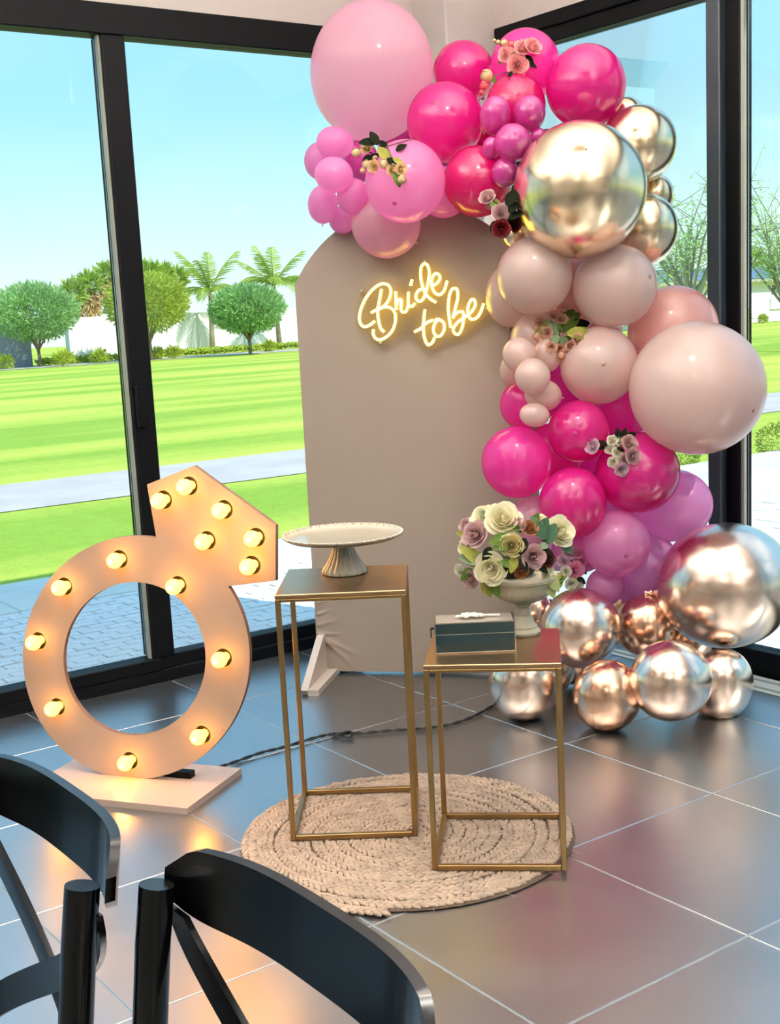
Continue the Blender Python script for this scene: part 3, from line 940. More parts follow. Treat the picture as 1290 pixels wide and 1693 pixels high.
# px, py, rx, ry, depth, kind, tip seen at, label
BALL = [
 (615,119,102,110,4.721,'P1',None,'huge soft pink balloon at the top left of the garland'),
 (670,300,65,68,4.431,'P2',(653, 347),'medium pink balloon behind the cream rose spray'),
 (638,369,56,57,4.627,'P1',None,'pale pink balloon hanging lowest over the beige panel top'),
 (733,318,42,40,4.599,'P2',None,'pink balloon peeking out between the pink and crimson ones over the panel'),
 (554,236,30,26,4.650,'P2',None,'small pink balloon at the top of the left cluster of minis'),
 (530,266,27,30,4.745,'P2',None,'small pink balloon at the far left edge of the mini cluster'),
 (552,289,31,29,4.491,'P2',None,'small pink balloon in the front middle of the left mini cluster'),
 (596,266,30,34,4.821,'P3',None,'small deep pink balloon left of the cream rose spray, behind the minis'),
 (534,338,25,31,4.639,'P2',None,'small egg-shaped pink balloon at lower left of the left mini cluster'),
 (584,325,27,29,4.553,'P2',None,'small darker pink balloon at lower right of the left mini cluster'),
 (566,364,22,22,4.711,'P2',None,'smallest pink balloon at the bottom of the left mini cluster'),
 (767,120,50,50,4.795,'H1',None,'hot pink balloon beside the huge soft pink one, against the white corner'),
 (737,202,60,68,4.629,'H1',(716, 191),'large hot pink balloon in front, right of the huge soft pink one'),
 (869,108,57,57,4.642,'H2',None,'bright pink balloon at the very top behind the pink rose spray'),
 (853,174,48,50,4.536,'H3',None,'crimson pink balloon just below the pink rose spray'),
 (969,143,67,64,4.524,'H1',None,'large tilted hot pink balloon at the top right before the sky'),
 (790,300,56,57,4.478,'H3',None,'crimson balloon above the panel, left of mauve rose spray'),
 (819,191,26,31,4.381,'H4',None,'mini raspberry balloon, upper left of the raspberry cluster'),
 (875,188,27,29,4.394,'H4',None,'mini raspberry balloon, upper right of the raspberry cluster'),
 (848,236,31,30,4.309,'H4',None,'mini raspberry balloon in the front middle of the raspberry cluster'),
 (812,246,15,20,4.371,'H4',None,'tiny raspberry balloon tucked at the left of the raspberry cluster'),
 (835,286,22,25,4.351,'H4',None,'mini raspberry balloon at the bottom of the raspberry cluster'),
 (890,226,14,14,4.407,'H4',None,'tiniest raspberry balloon touching the rim of the big gold one'),
 (959,314,107,112,4.257,'G1',(953, 281),'giant chrome gold balloon in front near the top of the garland'),
 (1055,239,62,63,4.508,'G1',None,'chrome gold balloon at upper right behind the giant gold one'),
 (1034,205,38,42,4.670,'G1',None,'small gold balloon peeking out above the upper right gold one'),
 (1083,325,31,36,4.651,'G1',None,'small gold balloon wedged between the two right gold ones'),
 (1066,381,54,59,4.558,'G1',None,'chrome gold balloon at lower right behind the giant gold one'),
 (853,388,24,24,4.537,'G1',None,'small gold balloon below the dark red roses'),
 (884,456,62,63,4.383,'B1',None,'blush balloon under the giant gold one, on the left'),
 (847,487,44,54,4.582,'B1',None,'blush balloon touching the end of the neon word be'),
 (1017,473,70,66,4.402,'B1',(1063, 468),'blush balloon under the giant gold one, on the right'),
 (950,490,50,60,4.617,'B2',None,'salmon balloon deep between the two upper blush ones'),
 (1113,547,74,72,4.566,'B2',None,'salmon blush balloon behind the giant blush one, before the mullion'),
 (1153,642,113,106,4.308,'B1',(1223, 685),'giant blush balloon at the far right of the garland'),
 (991,604,64,64,4.444,'B1',(987, 611),'blush balloon in the middle, right of the tiny blush rose spray'),
 (892,562,48,48,4.565,'B1',None,'blush balloon half hidden left of the tiny blush rose spray'),
 (859,586,28,28,4.388,'B1',None,'mini blush balloon at the top left of the blush minis'),
 (846,612,20,27,4.478,'B1',None,'mini blush balloon at the left edge, behind the blush minis'),
 (905,588,24,28,4.441,'B1',None,'mini blush balloon just below the tiny blush rose spray'),
 (881,622,30,29,4.319,'B1',None,'mini blush balloon in the front middle of the blush minis'),
 (898,653,31,26,4.406,'B1',None,'mini flattened blush balloon second from the bottom of the minis'),
 (884,686,25,20,4.353,'B1',None,'mini blush balloon lowest of the blush minis'),
 (866,668,39,41,4.589,'H2',None,'bright pink balloon behind the blush minis at the panel edge'),
 (855,764,58,59,4.489,'H2',None,'large bright pink balloon farthest left in the lower hot pink part'),
 (957,713,50,52,4.433,'H1',(944, 721),'hot pink balloon in the centre, left of mauve and white roses'),
 (1055,781,70,64,4.432,'H1',(1115, 780),'largest hot pink balloon, right below mauve and white roses'),
 (947,832,56,59,4.400,'H1',None,'hot pink balloon just above the urn bouquet'),
 (1022,678,58,56,4.617,'H2',None,'bright pink balloon deep behind, beside the giant blush one'),
 (915,752,52,52,4.650,'H2',None,'bright pink balloon deep behind, between the lower hot pink ones'),
 (1020,899,58,52,4.450,'P2',(1026, 918),'pink balloon in the centre right of the urn bouquet'),
 (1112,836,64,60,4.602,'P2',None,'large pink balloon at right before the mullion foot'),
 (885,862,48,42,4.563,'P1',None,'pale pink balloon behind the top of the urn bouquet'),
 (1062,940,62,62,4.626,'P2',None,'large glowing pink balloon behind, left of giant rose gold one'),
 (1001,970,31,32,4.524,'P2',None,'small pink balloon resting on the rose gold balloons'),
 (960,905,45,42,4.614,'P2',None,'pink balloon hidden behind the pink and white little roses'),
 (1200,968,110,104,4.394,'R1',None,'giant chrome rose gold balloon at the right edge of the photo'),
 (960,1038,67,64,4.407,'R1',None,'chrome rose gold balloon just right of the shorter gold table top'),
 (1068,1034,50,53,4.514,'R2',None,'copper chrome balloon between the rose gold ones, upper row'),
 (882,1003,28,30,4.537,'R1',None,'small rose gold balloon behind the foot of the urn'),
 (868,1128,60,65,4.394,'R1',None,'chrome rose gold balloon on the floor behind the shorter gold table'),
 (918,1108,32,46,4.592,'R2',None,'copper balloon peeking out behind the right leg of shorter gold table'),
 (1004,1150,57,60,4.240,'R2',None,'copper chrome balloon on the floor, front and lowest of all'),
 (1109,1125,68,66,4.160,'R1',None,'chrome rose gold balloon in the front of the bottom row, right of copper one'),
 (1192,1132,52,64,4.330,'R1',None,'chrome rose gold balloon at the right end of the bottom row'),
 (1142,1052,42,40,4.602,'R2',None,'copper balloon glowing behind, under the giant rose gold one'),
 (668,232,44,44,4.940,'P3',None,'deep pink balloon at the back, just under the huge soft pink one'),
 (712,268,44,44,5.088,'P3',None,'deep pink balloon at the back, right of the cream rose spray'),
 (905,262,46,46,4.745,'H3',None,'crimson balloon at the back, behind the raspberry minis and giant gold one'),
 (800,232,40,40,4.781,'H3',None,'crimson balloon at the back, left behind the raspberry minis'),
 (922,640,52,52,4.745,'H2',None,'bright pink balloon at the back, right behind the lowest blush minis'),
 (985,775,52,52,4.779,'H2',None,'bright pink balloon at the back, under the mauve and white roses'),
 (1008,850,46,46,4.682,'P2',None,'pink balloon at the back, below the largest hot pink one'),
 (925,900,44,44,4.785,'P1',None,'pale pink balloon at the back, right behind the urn bouquet'),
 (1040,1000,44,44,4.790,'R2',None,'copper balloon at the back, under the glowing pink one'),
 (945,1085,46,46,4.742,'R2',None,'copper balloon at the back, under the rose gold one by the table'),
 (965,415,40,40,4.745,'B2',None,'salmon balloon at the back, straight under the giant gold one'),
 (985,545,44,44,4.761,'B2',None,'salmon balloon at the back, above the middle blush one'),
]
bal_cache = {}
def balloon_body(k):
    """unit radius, axis +z = tip, neck at -z"""
    prof = [(0.0005, 1.03)]
    N = 22
    for i in range(1, N):
        a = math.pi*i/N
        z = math.cos(a)*(1.03 if a < math.pi/2 else 1.05)
        r_ = math.sin(a)
        if a > 2.2:
            r_ *= 1-0.10*((a-2.2)/(math.pi-2.2))
        prof.append((r_, z))
    prof += [(0.055, -1.075), (0.045, -1.10)]
    me = MB().lathe(prof[::-1], 40, cap=False).mesh('balloon_body', True)
    return me
def knot_mesh():
    return MB().lathe([(0.03, -1.085), (0.06, -1.10), (0.06, -1.125), (0.03, -1.14), (0.05, -1.17), (0.085, -1.20), (0.07, -1.205)], 12).mesh('knot', True)
kn_cache = {}
GARL = 'balloons of the garland around the beige panel'
BAL_SPH = []
def cam_vec(a, b, c):
    return (_r*a + _u*b - _f*c)
for (px, py, rx, ry, dep, kd, spot, lab) in BALL:
    c = at(px, py, dep)
    rpx = (rx+ry)/2
    R_ = rpx*dep/F_PX
    if kd not in bal_cache:
        me = balloon_body(kd); me.materials.append(KIND[kd]); bal_cache[kd] = me
        km = knot_mesh(); km.materials.append(KIND[kd]); kn_cache[kd] = km
    vc = (CAM-c).normalized()
    if spot:
        a, b = (spot[0]-px)/rpx, -(spot[1]-py)/rpx
        q = math.sqrt(max(0.05, 1-a*a-b*b))
        ax = cam_vec(a, b, q).normalized()
    elif ry > rx*1.05:
        ax = cam_vec(0.05, 0.80, 0.60).normalized()
    elif rx > ry*1.05:
        ax = cam_vec(-0.92 if px < 950 else 0.92, 0.10, 0.3).normalized()
    else:
        ax = cam_vec((px-930)/400.0, 0.35, 0.45).normalized()
    # stretch along axis to keep the picture's outline
    el = max(rx, ry)/min(rx, ry)
    base_r = min(rx, ry) if el > 1.05 and not spot else rpx
    rr_ = base_r*dep/F_PX
    e = empty('balloon', c)
    e.rotation_euler = ax.to_track_quat('Z', 'Y').to_euler()
    cat_l = lab
    tag(e, lab, 'balloon', GARL)
    o = link_mesh('body', bal_cache[kd], None, e)
    zs = min(el, 1.3) if (el > 1.05 and not spot) else 1.0
    o.scale = (rr_, rr_, rr_*zs)
    kn = link_mesh('knot', kn_cache[kd], None, e)
    kn.scale = (rr_*.8, rr_*.8, rr_*zs)
    if spot:
        sr = 0.008 if kd[0] != 'G' else 0.004
        tp = MB().lathe([(sr, -0.0006), (sr*.8, 0.0006), (sr*.35, 0.0012), (0.0003, 0.0014)][::1], 14, cap=False).build('tip', SPOT[kd[0]], e, True)
        tp.location = (0, 0, rr_*zs*1.03)
    BAL_SPH.append((c, R_))

# ------------------------------------------------------------------ FLOWERS
def rose_mesh(petals=14, seed=0, open_=1.0):
    rng = random.Random(seed)
    mbb = MB()
    # unit radius ~1, opening along +z
    mbb.lathe([(0.08, -0.3), (0.10, 0.05), (0.09, 0.40), (0.04, 0.55)], 8)
    layers = [(2, 0.17, 0.60, 0.05), (3, 0.28, 0.64, 0.06), (3, 0.42, 0.62, 0.12), (4, 0.60, 0.56, 0.22), (5, 0.80, 0.44, 0.36), (5, 1.0, 0.28, 0.55)]
    off = 0.0
    for li, (n, Rk, Hk, curl) in enumerate(layers):
        off += 0.6
        for p in range(n):
            a0 = off + 2*math.pi*p/n + rng.uniform(-.12, .12)
            w = (math.pi/n)*1.45
            hj = Hk*rng.uniform(.9, 1.08)
            nu, nv = 5, 5
            vs, fs = [], []
            for iv in range(nv):
                v = iv/(nv-1)
                for iu in range(nu):
                    u = -1+2*iu/(nu-1)
                    top = 1-0.22*u*u
                    vv = v*top
                    r_ = 0.10 + (Rk-0.10)*math.sin(min(1.0, vv)*math.pi/2)**0.8
                    z = -0.30 + (hj+0.30)*vv**1.15
                    if v > 0.7:
                        r_ += curl*0.22*(v-0.7)/0.3*(1-0.4*u*u)
                        z -= curl*0.16*((v-0.7)/0.3)
                    r_ += 0.035*u
                    aa = a0+u*w*(0.35+0.65*math.sin(math.pi*(0.2+0.65*v)))
                    vs.append((r_*math.cos(aa), r_*math.sin(aa), z))
            for iv in range(nv-1):
                for iu in range(nu-1):
                    fs.append((iv*nu+iu, iv*nu+iu+1, (iv+1)*nu+iu+1, (iv+1)*nu+iu))
            mbb.add(vs, fs)
    return mbb.mesh('rose', True)
def bud_mesh(seed=0):
    rng = random.Random(seed)
    mbb = MB()
    mbb.lathe([(0.12, -0.7), (0.5, -0.45), (0.72, -0.05), (0.70, 0.3), (0.48, 0.62), (0.2, 0.7)], 12)
    for p in range(4):
        a0 = p*1.6; vs, fs = [], []
        for iv in range(5):
            v = iv/4
            for iu in range(4):
                u = -1+2*iu/3
                r_ = 0.2+0.62*math.sin(math.pi*(0.12+0.6*v)); aa = a0+u*0.75
                vs.append((r_*math.cos(aa), r_*math.sin(aa), -0.65+1.4*v*(1-.15*u*u)))
        for iv in range(4):
            for iu in range(3):
                fs.append((iv*4+iu, iv*4+iu+1, (iv+1)*4+iu+1, (iv+1)*4+iu))
        mbb.add(vs, fs)
    return mbb.mesh('rose_bud', True)
def leaf_mesh(wd=0.32, bend=0.25):
    vs, fs = [], []
    n = 6
    for i in range(n+1):
        s = i/n
        w = wd*math.sin(math.pi*min(1, s*0.92+0.04))**0.8*(1-0.25*s)
        z = -bend*s*s
        vs += [(s, -w, z+0.10*w*3), (s, 0, z), (s, w, z+0.10*w*3)]
    for i in range(n):
        b = i*3
        fs += [(b, b+3, b+4, b+1), (b+1, b+4, b+5, b+2)]
    return MB().add(vs, fs).mesh('leaf', True)
def solid(me_fn, *a):
    return me_fn(*a)
RM = {}
def rose_kind(key, color, seed, bud=False, **kw):
    me = bud_mesh(seed) if bud else rose_mesh(14, seed)
    me.materials.append(mat('petal_'+key, color, 0.6, var=0.10, scale=2.0, trans=0.2))
    RM[key] = me
rose_kind('cream', (0.97, 0.94, 0.82), 1)
rose_kind('cream_small', (0.95, 0.85, 0.68), 2)
rose_kind('mauve', (0.80, 0.66, 0.66), 3)
rose_kind('mauve_light', (0.86, 0.74, 0.80), 4)
rose_kind('pink', (0.94, 0.70, 0.70), 5)
rose_kind('pink_bright', (0.95, 0.68, 0.80), 6)
rose_kind('blush', (0.90, 0.74, 0.66), 7)
rose_kind('dark_red', (0.42, 0.08, 0.10), 8)
rose_kind('tan', (0.80, 0.74, 0.52), 9)
rose_kind('brown', (0.62, 0.40, 0.24), 10)
rose_kind('white', (0.94, 0.93, 0.86), 11)
rose_kind('bud_cream', (0.92, 0.82, 0.64), 12, bud=True)
rose_kind('bud_blush', (0.88, 0.70, 0.60), 13, bud=True)
rose_kind('bud_pink', (0.90, 0.45, 0.48), 14, bud=True)
rose_kind('bud_mauve', (0.72, 0.52, 0.56), 15, bud=True)
LM = {}
for key, c, wd in (('dark', (0.07, 0.09, 0.04), .34), ('green', (0.33, 0.42, 0.18), .34), ('olive', (0.56, 0.56, 0.26), .32), ('sage', (0.42, 0.50, 0.38), .38), ('blue', (0.25, 0.36, 0.28), .42), ('pale', (0.68, 0.72, 0.50), .36), ('slim', (0.36, 0.46, 0.14), .16)):
    me = leaf_mesh(wd); me.materials.append(mat('leaf_'+key, c, 0.8, var=0.18, scale=3, trans=0.2, spec=0.1)); LM[key] = me
m_stem = mat('stem', (0.30, 0.20, 0.16), 0.7)
m_gstem = mat('green_stem', (0.26, 0.32, 0.16), 0.7)

def surf_depth(px, py, default=4.3):
    """depth of the first balloon surface along this line of sight"""
    d = ray(px, py)
    best = None
    for (c, R_) in BAL_SPH:
        q = c-CAM
        A = d.dot(d); B = d.dot(q); C = q.dot(q)-R_*R_
        D = B*B-A*C
        if D > 0:
            t_ = (B-math.sqrt(D))/A
            if best is None or t_ < best: best = t_
    return best if best is not None else default

def add_rose(root, key, px, py, rpx, dep, face=(0, 0), name='rose', hold=None):
    o = link_mesh(name, RM[key], None, root)
    p = at(px, py, dep)
    R_ = rpx*dep/F_PX
    z = cam_vec(face[0], face[1], 1.0).normalized()
    o.matrix_local = Matrix.Translation(p-root.location) @ (z.to_track_quat('Z', 'Y').to_matrix().to_4x4()) @ Matrix.Scale(R_, 4)
    return o
def add_leaf(root, key, px, py, tx, ty, dep, tip_d=0.0, name='leaf', roll_=0.0):
    """leaf from base px,py to tip tx,ty"""
    a, b = at(px, py, dep), at(tx, ty, dep-tip_d)
    x = (b-a); L = x.length; x.normalize()
    up = cam_vec(0.1, 0.35, 1.0)
    y = up.cross(x).normalized(); z = x.cross(y)
    if roll_:
        q = Matrix.Rotation(roll_, 3, x); y = q @ y; z = q @ z
    o = link_mesh(name, LM[key], None, root)
    m4 = Matrix(((x.x, y.x, z.x, 0), (x.y, y.y, z.y, 0), (x.z, y.z, z.z, 0), (0, 0, 0, 1)))
    o.matrix_local = Matrix.Translation(a-root.location) @ m4 @ Matrix.Scale(L, 4)
    return o

def spray(label, cpx, cpy, roses, leaves, stems, lift=0.03, group='artificial flower sprays tucked between the balloons'):
    dep0 = surf_depth(cpx, cpy)-lift
    root = empty('flower_spray', at(cpx, cpy, dep0)); tag(root, label, 'flowers', group)
    for (key, px, py, r_) in roses:
        d = min(surf_depth(px, py, dep0+.02), dep0+.06)-r_*dep0/F_PX*0.75
        nm = 'rose_bud' if key.startswith('bud') else 'rose'
        add_rose(root, key, px, py, r_*1.16, d, ((px-cpx)/60.0, -(py-cpy)/60.0+0.1), nm)
    for (key, px, py, tx, ty) in leaves:
        d = min(surf_depth((px+tx)/2, (py+ty)/2, dep0+.02), surf_depth(tx, ty, dep0+.02), dep0+.06)-0.012
        add_leaf(root, key, px, py, px+(tx-px)*1.3, py+(ty-py)*1.3, d, 0.004)
    for pts in stems:
        P = [at(x, y, min(surf_depth(x, y, dep0+.02), dep0+.06)-0.008)-root.location for x, y in pts]
        MB().tube(P, 0.0022, 5).build('stem', m_stem, root)
    return root

spray('spray of small cream roses and dark leaves under the big soft pink balloon', 630, 262,
      [('bud_cream',590,253,8),('cream_small',607,245,9),('bud_cream',606,272,8),('cream_small',618,275,9),('bud_cream',635,271,9),('cream_small',648,281,8),('cream_small',663,279,9),('bud_cream',664,297,8),('bud_cream',620,261,5),('bud_cream',600,282,5)],
      [('dark',622,238,600,233),('dark',624,240,616,221),('olive',625,244,642,262),('dark',640,248,630,234),('dark',655,250,668,240),('dark',640,262,655,272),('olive',650,262,664,270),('dark',615,258,603,262),('green',652,285,660,302),('green',612,247,600,240),('dark',628,255,612,266)],
      [[(682,230),(660,236),(640,242),(622,256)],[(640,242),(648,262),(662,278)],[(622,256),(606,250)]])
spray('spray of pink roses with drooping buds at the top of the garland', 858, 92,
      [('pink',856,108,15),('pink',838,90,12),('pink',864,79,12),('pink',881,77,13),('bud_pink',846,74,7),('bud_cream',834,72,7),('bud_cream',824,70,4),('bud_cream',818,67,3),('bud_cream',806,125,11),('bud_pink',801,141,8),('bud_pink',797,153,5),('blush',850,93,9)],
      [('dark',868,92,880,101),('dark',870,104,884,108),('dark',862,95,874,100),('green',812,124,818,134),('dark',846,118,842,126),('green',836,76,826,70),('green',832,100,826,104)],
      [[(856,112),(832,122),(812,126)],[(812,126),(804,140),(797,156)],[(852,94),(832,76),(818,66)],[(850,112),(842,132)]])
spray('spray of mauve and dark red roses left of the big gold balloon', 832, 352,
      [('mauve',806,326,12),('mauve',828,352,13),('dark_red',829,378,13),('dark_red',850,372,10),('bud_mauve',810,340,8),('bud_mauve',838,328,4)],
      [('olive',815,328,826,344),('green',812,335,824,350),('dark',838,340,850,318),('dark',842,352,852,336),('dark',842,362,856,352),('dark',838,346,852,358),('dark',820,365,814,378),('dark',836,366,846,360)],
      [[(846,322),(838,345),(830,372)],[(838,345),(812,330)]])
spray('spray of tiny blush roses and fresh green leaves between blush balloons', 925, 546,
      [('blush',904,550,9),('blush',892,534,8),('bud_blush',888,556,7),('blush',915,523,8),('blush',929,527,9),('bud_blush',932,512,6),('bud_blush',916,509,5),('blush',955,561,9),('blush',912,574,8),('blush',926,577,8),('blush',943,572,8),('bud_blush',928,588,7),('bud_blush',895,563,6),('bud_blush',938,578,5),('bud_blush',887,542,5)],
      [('sage',920,548,908,532),('sage',924,552,906,545),('green',926,545,944,518),('green',930,546,952,522),('slim',930,550,950,530),('dark',940,545,967,533),('slim',936,550,972,543),('olive',938,552,970,550),('sage',925,556,912,566),('sage',928,556,936,572),('pale',922,556,926,570),('pale',918,540,906,530),('green',926,550,920,536),('green',910,545,896,548),('olive',906,536,890,546),('green',930,560,944,560)],
      [[(925,546),(915,523)],[(925,546),(955,561)],[(925,546),(926,577)]], 0.035)
spray('spray of mauve and white roses on the hot pink lower balloons', 1025, 748,
      [('mauve',1041,733,12),('mauve',1046,754,12),('mauve_light',1028,776,10),('mauve_light',980,738,11),('white',1013,728,8),('white',1026,730,8),('white',1009,742,8),('white',1021,748,8),('white',1014,764,8),('mauve',1033,760,8)],
      [('dark',1024,728,1022,712),('dark',1028,726,1034,712),('dark',1034,724,1048,717),('dark',1004,738,994,730),('dark',1000,742,990,740),('dark',1020,740,1030,744),('dark',1030,764,1024,770)],
      [[(1020,738),(1000,738),(984,738)],[(1020,738),(1026,772)],[(1020,738),(1040,735)]])
spray('spray of pink and white little roses spilling beside the urn bouquet', 948, 940,
      [('pink_bright',951,943,13),('pink_bright',962,928,8),('mauve_light',942,914,11),('mauve_light',932,928,9),('white',945,965,9),('bud_pink',936,911,6),('white',958,968,6),('pink_bright',954,915,9),('white',936,945,8)],
      [('green',938,950,918,958),('green',930,955,916,972),('dark',955,955,966,962),('green',950,955,958,972),('dark',958,938,968,946),('olive',930,950,912,956),('green',924,965,908,975)],
      [[(948,940),(925,958)],[(948,940),(942,914)]], 0.10)

# ------------------------------------------------------------------ METAL PLINTH TABLES
m_brass = mat('brushed_brass', (0.61, 0.50, 0.33), 0.34, metal=1.0, var=0.12, scale=6)
m_brass_top = mat('brushed_brass_top', (0.74, 0.61, 0.46), 0.30, metal=1.0, var=0.10, scale=5)
def plinth(label, fl_, fr_, depth, h):
    fl_, fr_ = Vector((fl_.x, fl_.y, 0)), Vector((fr_.x, fr_.y, 0))
    u = (fr_-fl_); W = u.length; u.normalize(); v = Vector((-u.y, u.x, 0))
    c = fl_ + u*W/2 + v*depth/2
    zr = RUG_T
    t = empty('plinth_table', (c.x, c.y, zr), math.atan2(u.y, u.x)); tag(t, label, 'table', 'slim gold metal plinth tables on the rug')
    T = 0.014
    hx, hy = W/2, depth/2
    h = h - zr
    MB().bevbox((-hx, -hy, h-0.012), (hx, hy, h), 0.002).build('tabletop', m_brass_top, t)
    for sx in (-1, 1):
        for sy in (-1, 1):
            cx, cy = sx*(hx-T/2), sy*(hy-T/2)
            MB().bevbox((cx-T/2, cy-T/2, 0.0), (cx+T/2, cy+T/2, h-0.012), 0.0015).build('leg', m_brass, t)
    for sy in (-1, 1):
        cy = sy*(hy-T/2)
        MB().bevbox((-hx+T, cy-T/2, 0.0), (hx-T, cy+T/2, T), 0.0015).build('base_rail', m_brass, t)
        MB().bevbox((-hx+T, cy-T/2, h-0.012-T*.6), (hx-T, cy+T/2, h-0.012), 0.0015).build('top_rail', m_brass, t)
    for sx in (-1, 1):
        cx = sx*(hx-T/2)
        MB().bevbox((cx-T/2, -hy+T, 0.0), (cx+T/2, hy-T, T), 0.0015).build('base_rail', m_brass, t)
        MB().bevbox((cx-T/2, -hy+T, h-0.012-T*.6), (cx+T/2, hy-T, h-0.012), 0.0015).build('top_rail', m_brass, t)
    return t
RUG_T = 0.016
T1 = plinth('tall gold metal plinth table carrying the cake stand', at_z(481, 1390.5, RUG_T), at_z(691, 1383, RUG_T), 0.345, 0.696)
T2 = plinth('shorter gold metal plinth table carrying the urn and glass box', at_z(715, 1439.5, RUG_T), at_z(938, 1440, RUG_T), 0.345, 0.552)

# ------------------------------------------------------------------ JUTE RUG
m_jute = mat('jute', (0.72, 0.63, 0.55), 0.95, var=0.22, scale=22, bump=0.5, bump_scale=160)
m_jute_d = mat('jute_backing', (0.30, 0.24, 0.19), 0.95)
rc = Vector((1.915, 2.655, 0))
rug = empty('jute_rug', rc); tag(rug, 'round braided natural jute rug under the two gold tables', 'rug')
MB().lathe([(0.444, 0.0005), (0.448, 0.004), (0.438, 0.0070), (0.001, 0.0070)], 72).build('backing', m_jute_d, rug, True, 40)
rng = random.Random(9)
mb = MB()
pitch_ = 0.0325
th = 1.2
R_ = 0.012
unit = []
for (ia, ib) in [(i, j) for i in range(5) for j in range(6)]:
    a = math.pi*ia/4; b = 2*math.pi*ib/6
    unit.append((math.cos(a), math.sin(a)*math.cos(b), math.sin(a)*math.sin(b)))
ufs = []
for i in range(4):
    for j in range(6):
        ufs.append((i*6+j, i*6+(j+1) % 6, (i+1)*6+(j+1) % 6, (i+1)*6+j))
while True:
    R_ = 0.010 + pitch_*th/(2*math.pi)
    if R_ > 0.453: break
    step = 0.0200/max(R_, 0.016)
    wob = 1+0.012*math.sin(th*3.1)+0.008*math.sin(th*1.7)
    for sd in (-1, 1):
        rr_ = R_*wob + sd*0.0074 + rng.gauss(0, .0008)
        a = th + (0.5*step if sd > 0 else 0)
        px_, py_ = rr_*math.cos(a), rr_*math.sin(a)
        ang = a + math.pi/2 - sd*(0.55+rng.gauss(0, .08))
        ca, sa = math.cos(ang), math.sin(ang)
        L_, W_, H_ = 0.0165*rng.uniform(.85, 1.15), 0.0074*rng.uniform(.85, 1.15), 0.0072*rng.uniform(.8, 1.15)
        zc = 0.0085+rng.gauss(0, .0007)
        mb.add([(px_+ca*x*L_-sa*y*W_, py_+sa*x*L_+ca*y*W_, zc+z*H_) for x, y, z in unit], ufs)
    th += step
mb.build('braid', m_jute, rug, True)
mb = MB()
for _ in range(26):
    a = rng.uniform(0, 6.28); r0 = 0.447; l = rng.uniform(.01, .035)
    d = a+rng.uniform(-.8, .8)
    mb.tube([(r0*math.cos(a), r0*math.sin(a), .006), (r0*math.cos(a)+l*.5*math.cos(d), r0*math.sin(a)+l*.5*math.sin(d), .009), (r0*math.cos(a)+l*math.cos(d+.4), r0*math.sin(a)+l*math.sin(d+.4), .003)], .0007, 4)
o = mb.build('loose_fibre', m_jute, rug); o['kind'] = 'stuff'

# ------------------------------------------------------------------ CAKE STAND
m_cer = mat('cream_ceramic', (0.76, 0.72, 0.64), 0.16, var=0.05, scale=5, coat=0.5)
ZT1 = 0.696
cs_c = at_z(570, 947, ZT1)
cs = empty('cake_stand', (cs_c.x, cs_c.y, ZT1)); tag(cs, 'empty cream ceramic cake stand with scalloped rim on tall gold table', 'cake stand')
dcs = (cs_c-CAM).dot(_f)
Rp = 99*dcs/F_PX
NP = 40
hst = 0.098
MB().lathe([(0.060, 0.0), (0.064, 0.004), (0.060, 0.014), (0.047, 0.032), (0.035, 0.055), (0.0295, 0.075), (0.031, hst-0.012), (0.04, hst-0.004)], 120,
           lambda a, i: 1+(0.035 if i < 6 else 0.01)*math.cos(22*a)).build('pedestal', m_cer, cs, True)
MB().lathe([(0.036, hst-0.008), (Rp*.70, hst-0.004), (Rp*.90, hst+0.001), (Rp*.985, hst+0.010), (Rp, hst+0.0145), (Rp*.985, hst+0.0165), (Rp*.93, hst+0.0085), (Rp*.88, hst+0.006), (Rp*.70, hst+0.004), (0.002, hst+0.004)], 160,
           lambda a, i: 1+(0.016*math.cos(NP*a) if 3 <= i <= 5 else 0)).build('plate', m_cer, cs, True)
mb = MB()
for k_ in range(NP*2):
    a = 2*math.pi*k_/(NP*2)
    rr_ = Rp*0.992
    mb.add([(rr_*math.cos(a)+x*.0052, rr_*math.sin(a)+y*.0052, hst+0.0145+z*.0038) for x, y, z in unit], ufs)
mb.build('beaded_rim', m_cer, cs, True)

# ------------------------------------------------------------------ URN + BOUQUET
m_urn = mat('antique_white_urn', (0.78, 0.74, 0.64), 0.5, var=0.14, scale=14, bump=0.15, bump_scale=60)
ZT2 = 0.552
un_c = at_z(866, 1047, ZT2)
un = empty('urn', (un_c.x, un_c.y, ZT2)); tag(un, 'antique white pedestal urn holding the rose bouquet on shorter gold table', 'urn')
du = (un_c-CAM).dot(_f)
k_ = du/F_PX
urn_prof = [(0.030, 0.0), (0.0445, 0.001), (0.046, 0.008), (0.041, 0.013), (0.037, 0.017), (0.0375, 0.022), (0.030, 0.028), (0.026, 0.040), (0.0195, 0.050), (0.022, 0.056), (0.019, 0.062), (0.017, 0.072), (0.023, 0.078), (0.020, 0.083)]
MB().lathe(urn_prof, 40).build('foot', m_urn, un, True, 50)
MB().lathe([(0.018, 0.080), (0.040, 0.088), (0.066, 0.102), (0.080, 0.122), (0.086, 0.146), (0.094, 0.152), (0.094, 0.158), (0.082, 0.157), (0.078, 0.140), (0.05, 0.13)], 56,
           lambda a, i: 1+(0.02*math.cos(14*a) if 1 <= i <= 4 else 0)).build('bowl', m_urn, un, True, 50)
MB().lathe([(0.087, 0.1455), (0.0915, 0.147), (0.0915, 0.150), (0.087, 0.1515)], 56).build('rim_band', m_urn, un, True, 50)

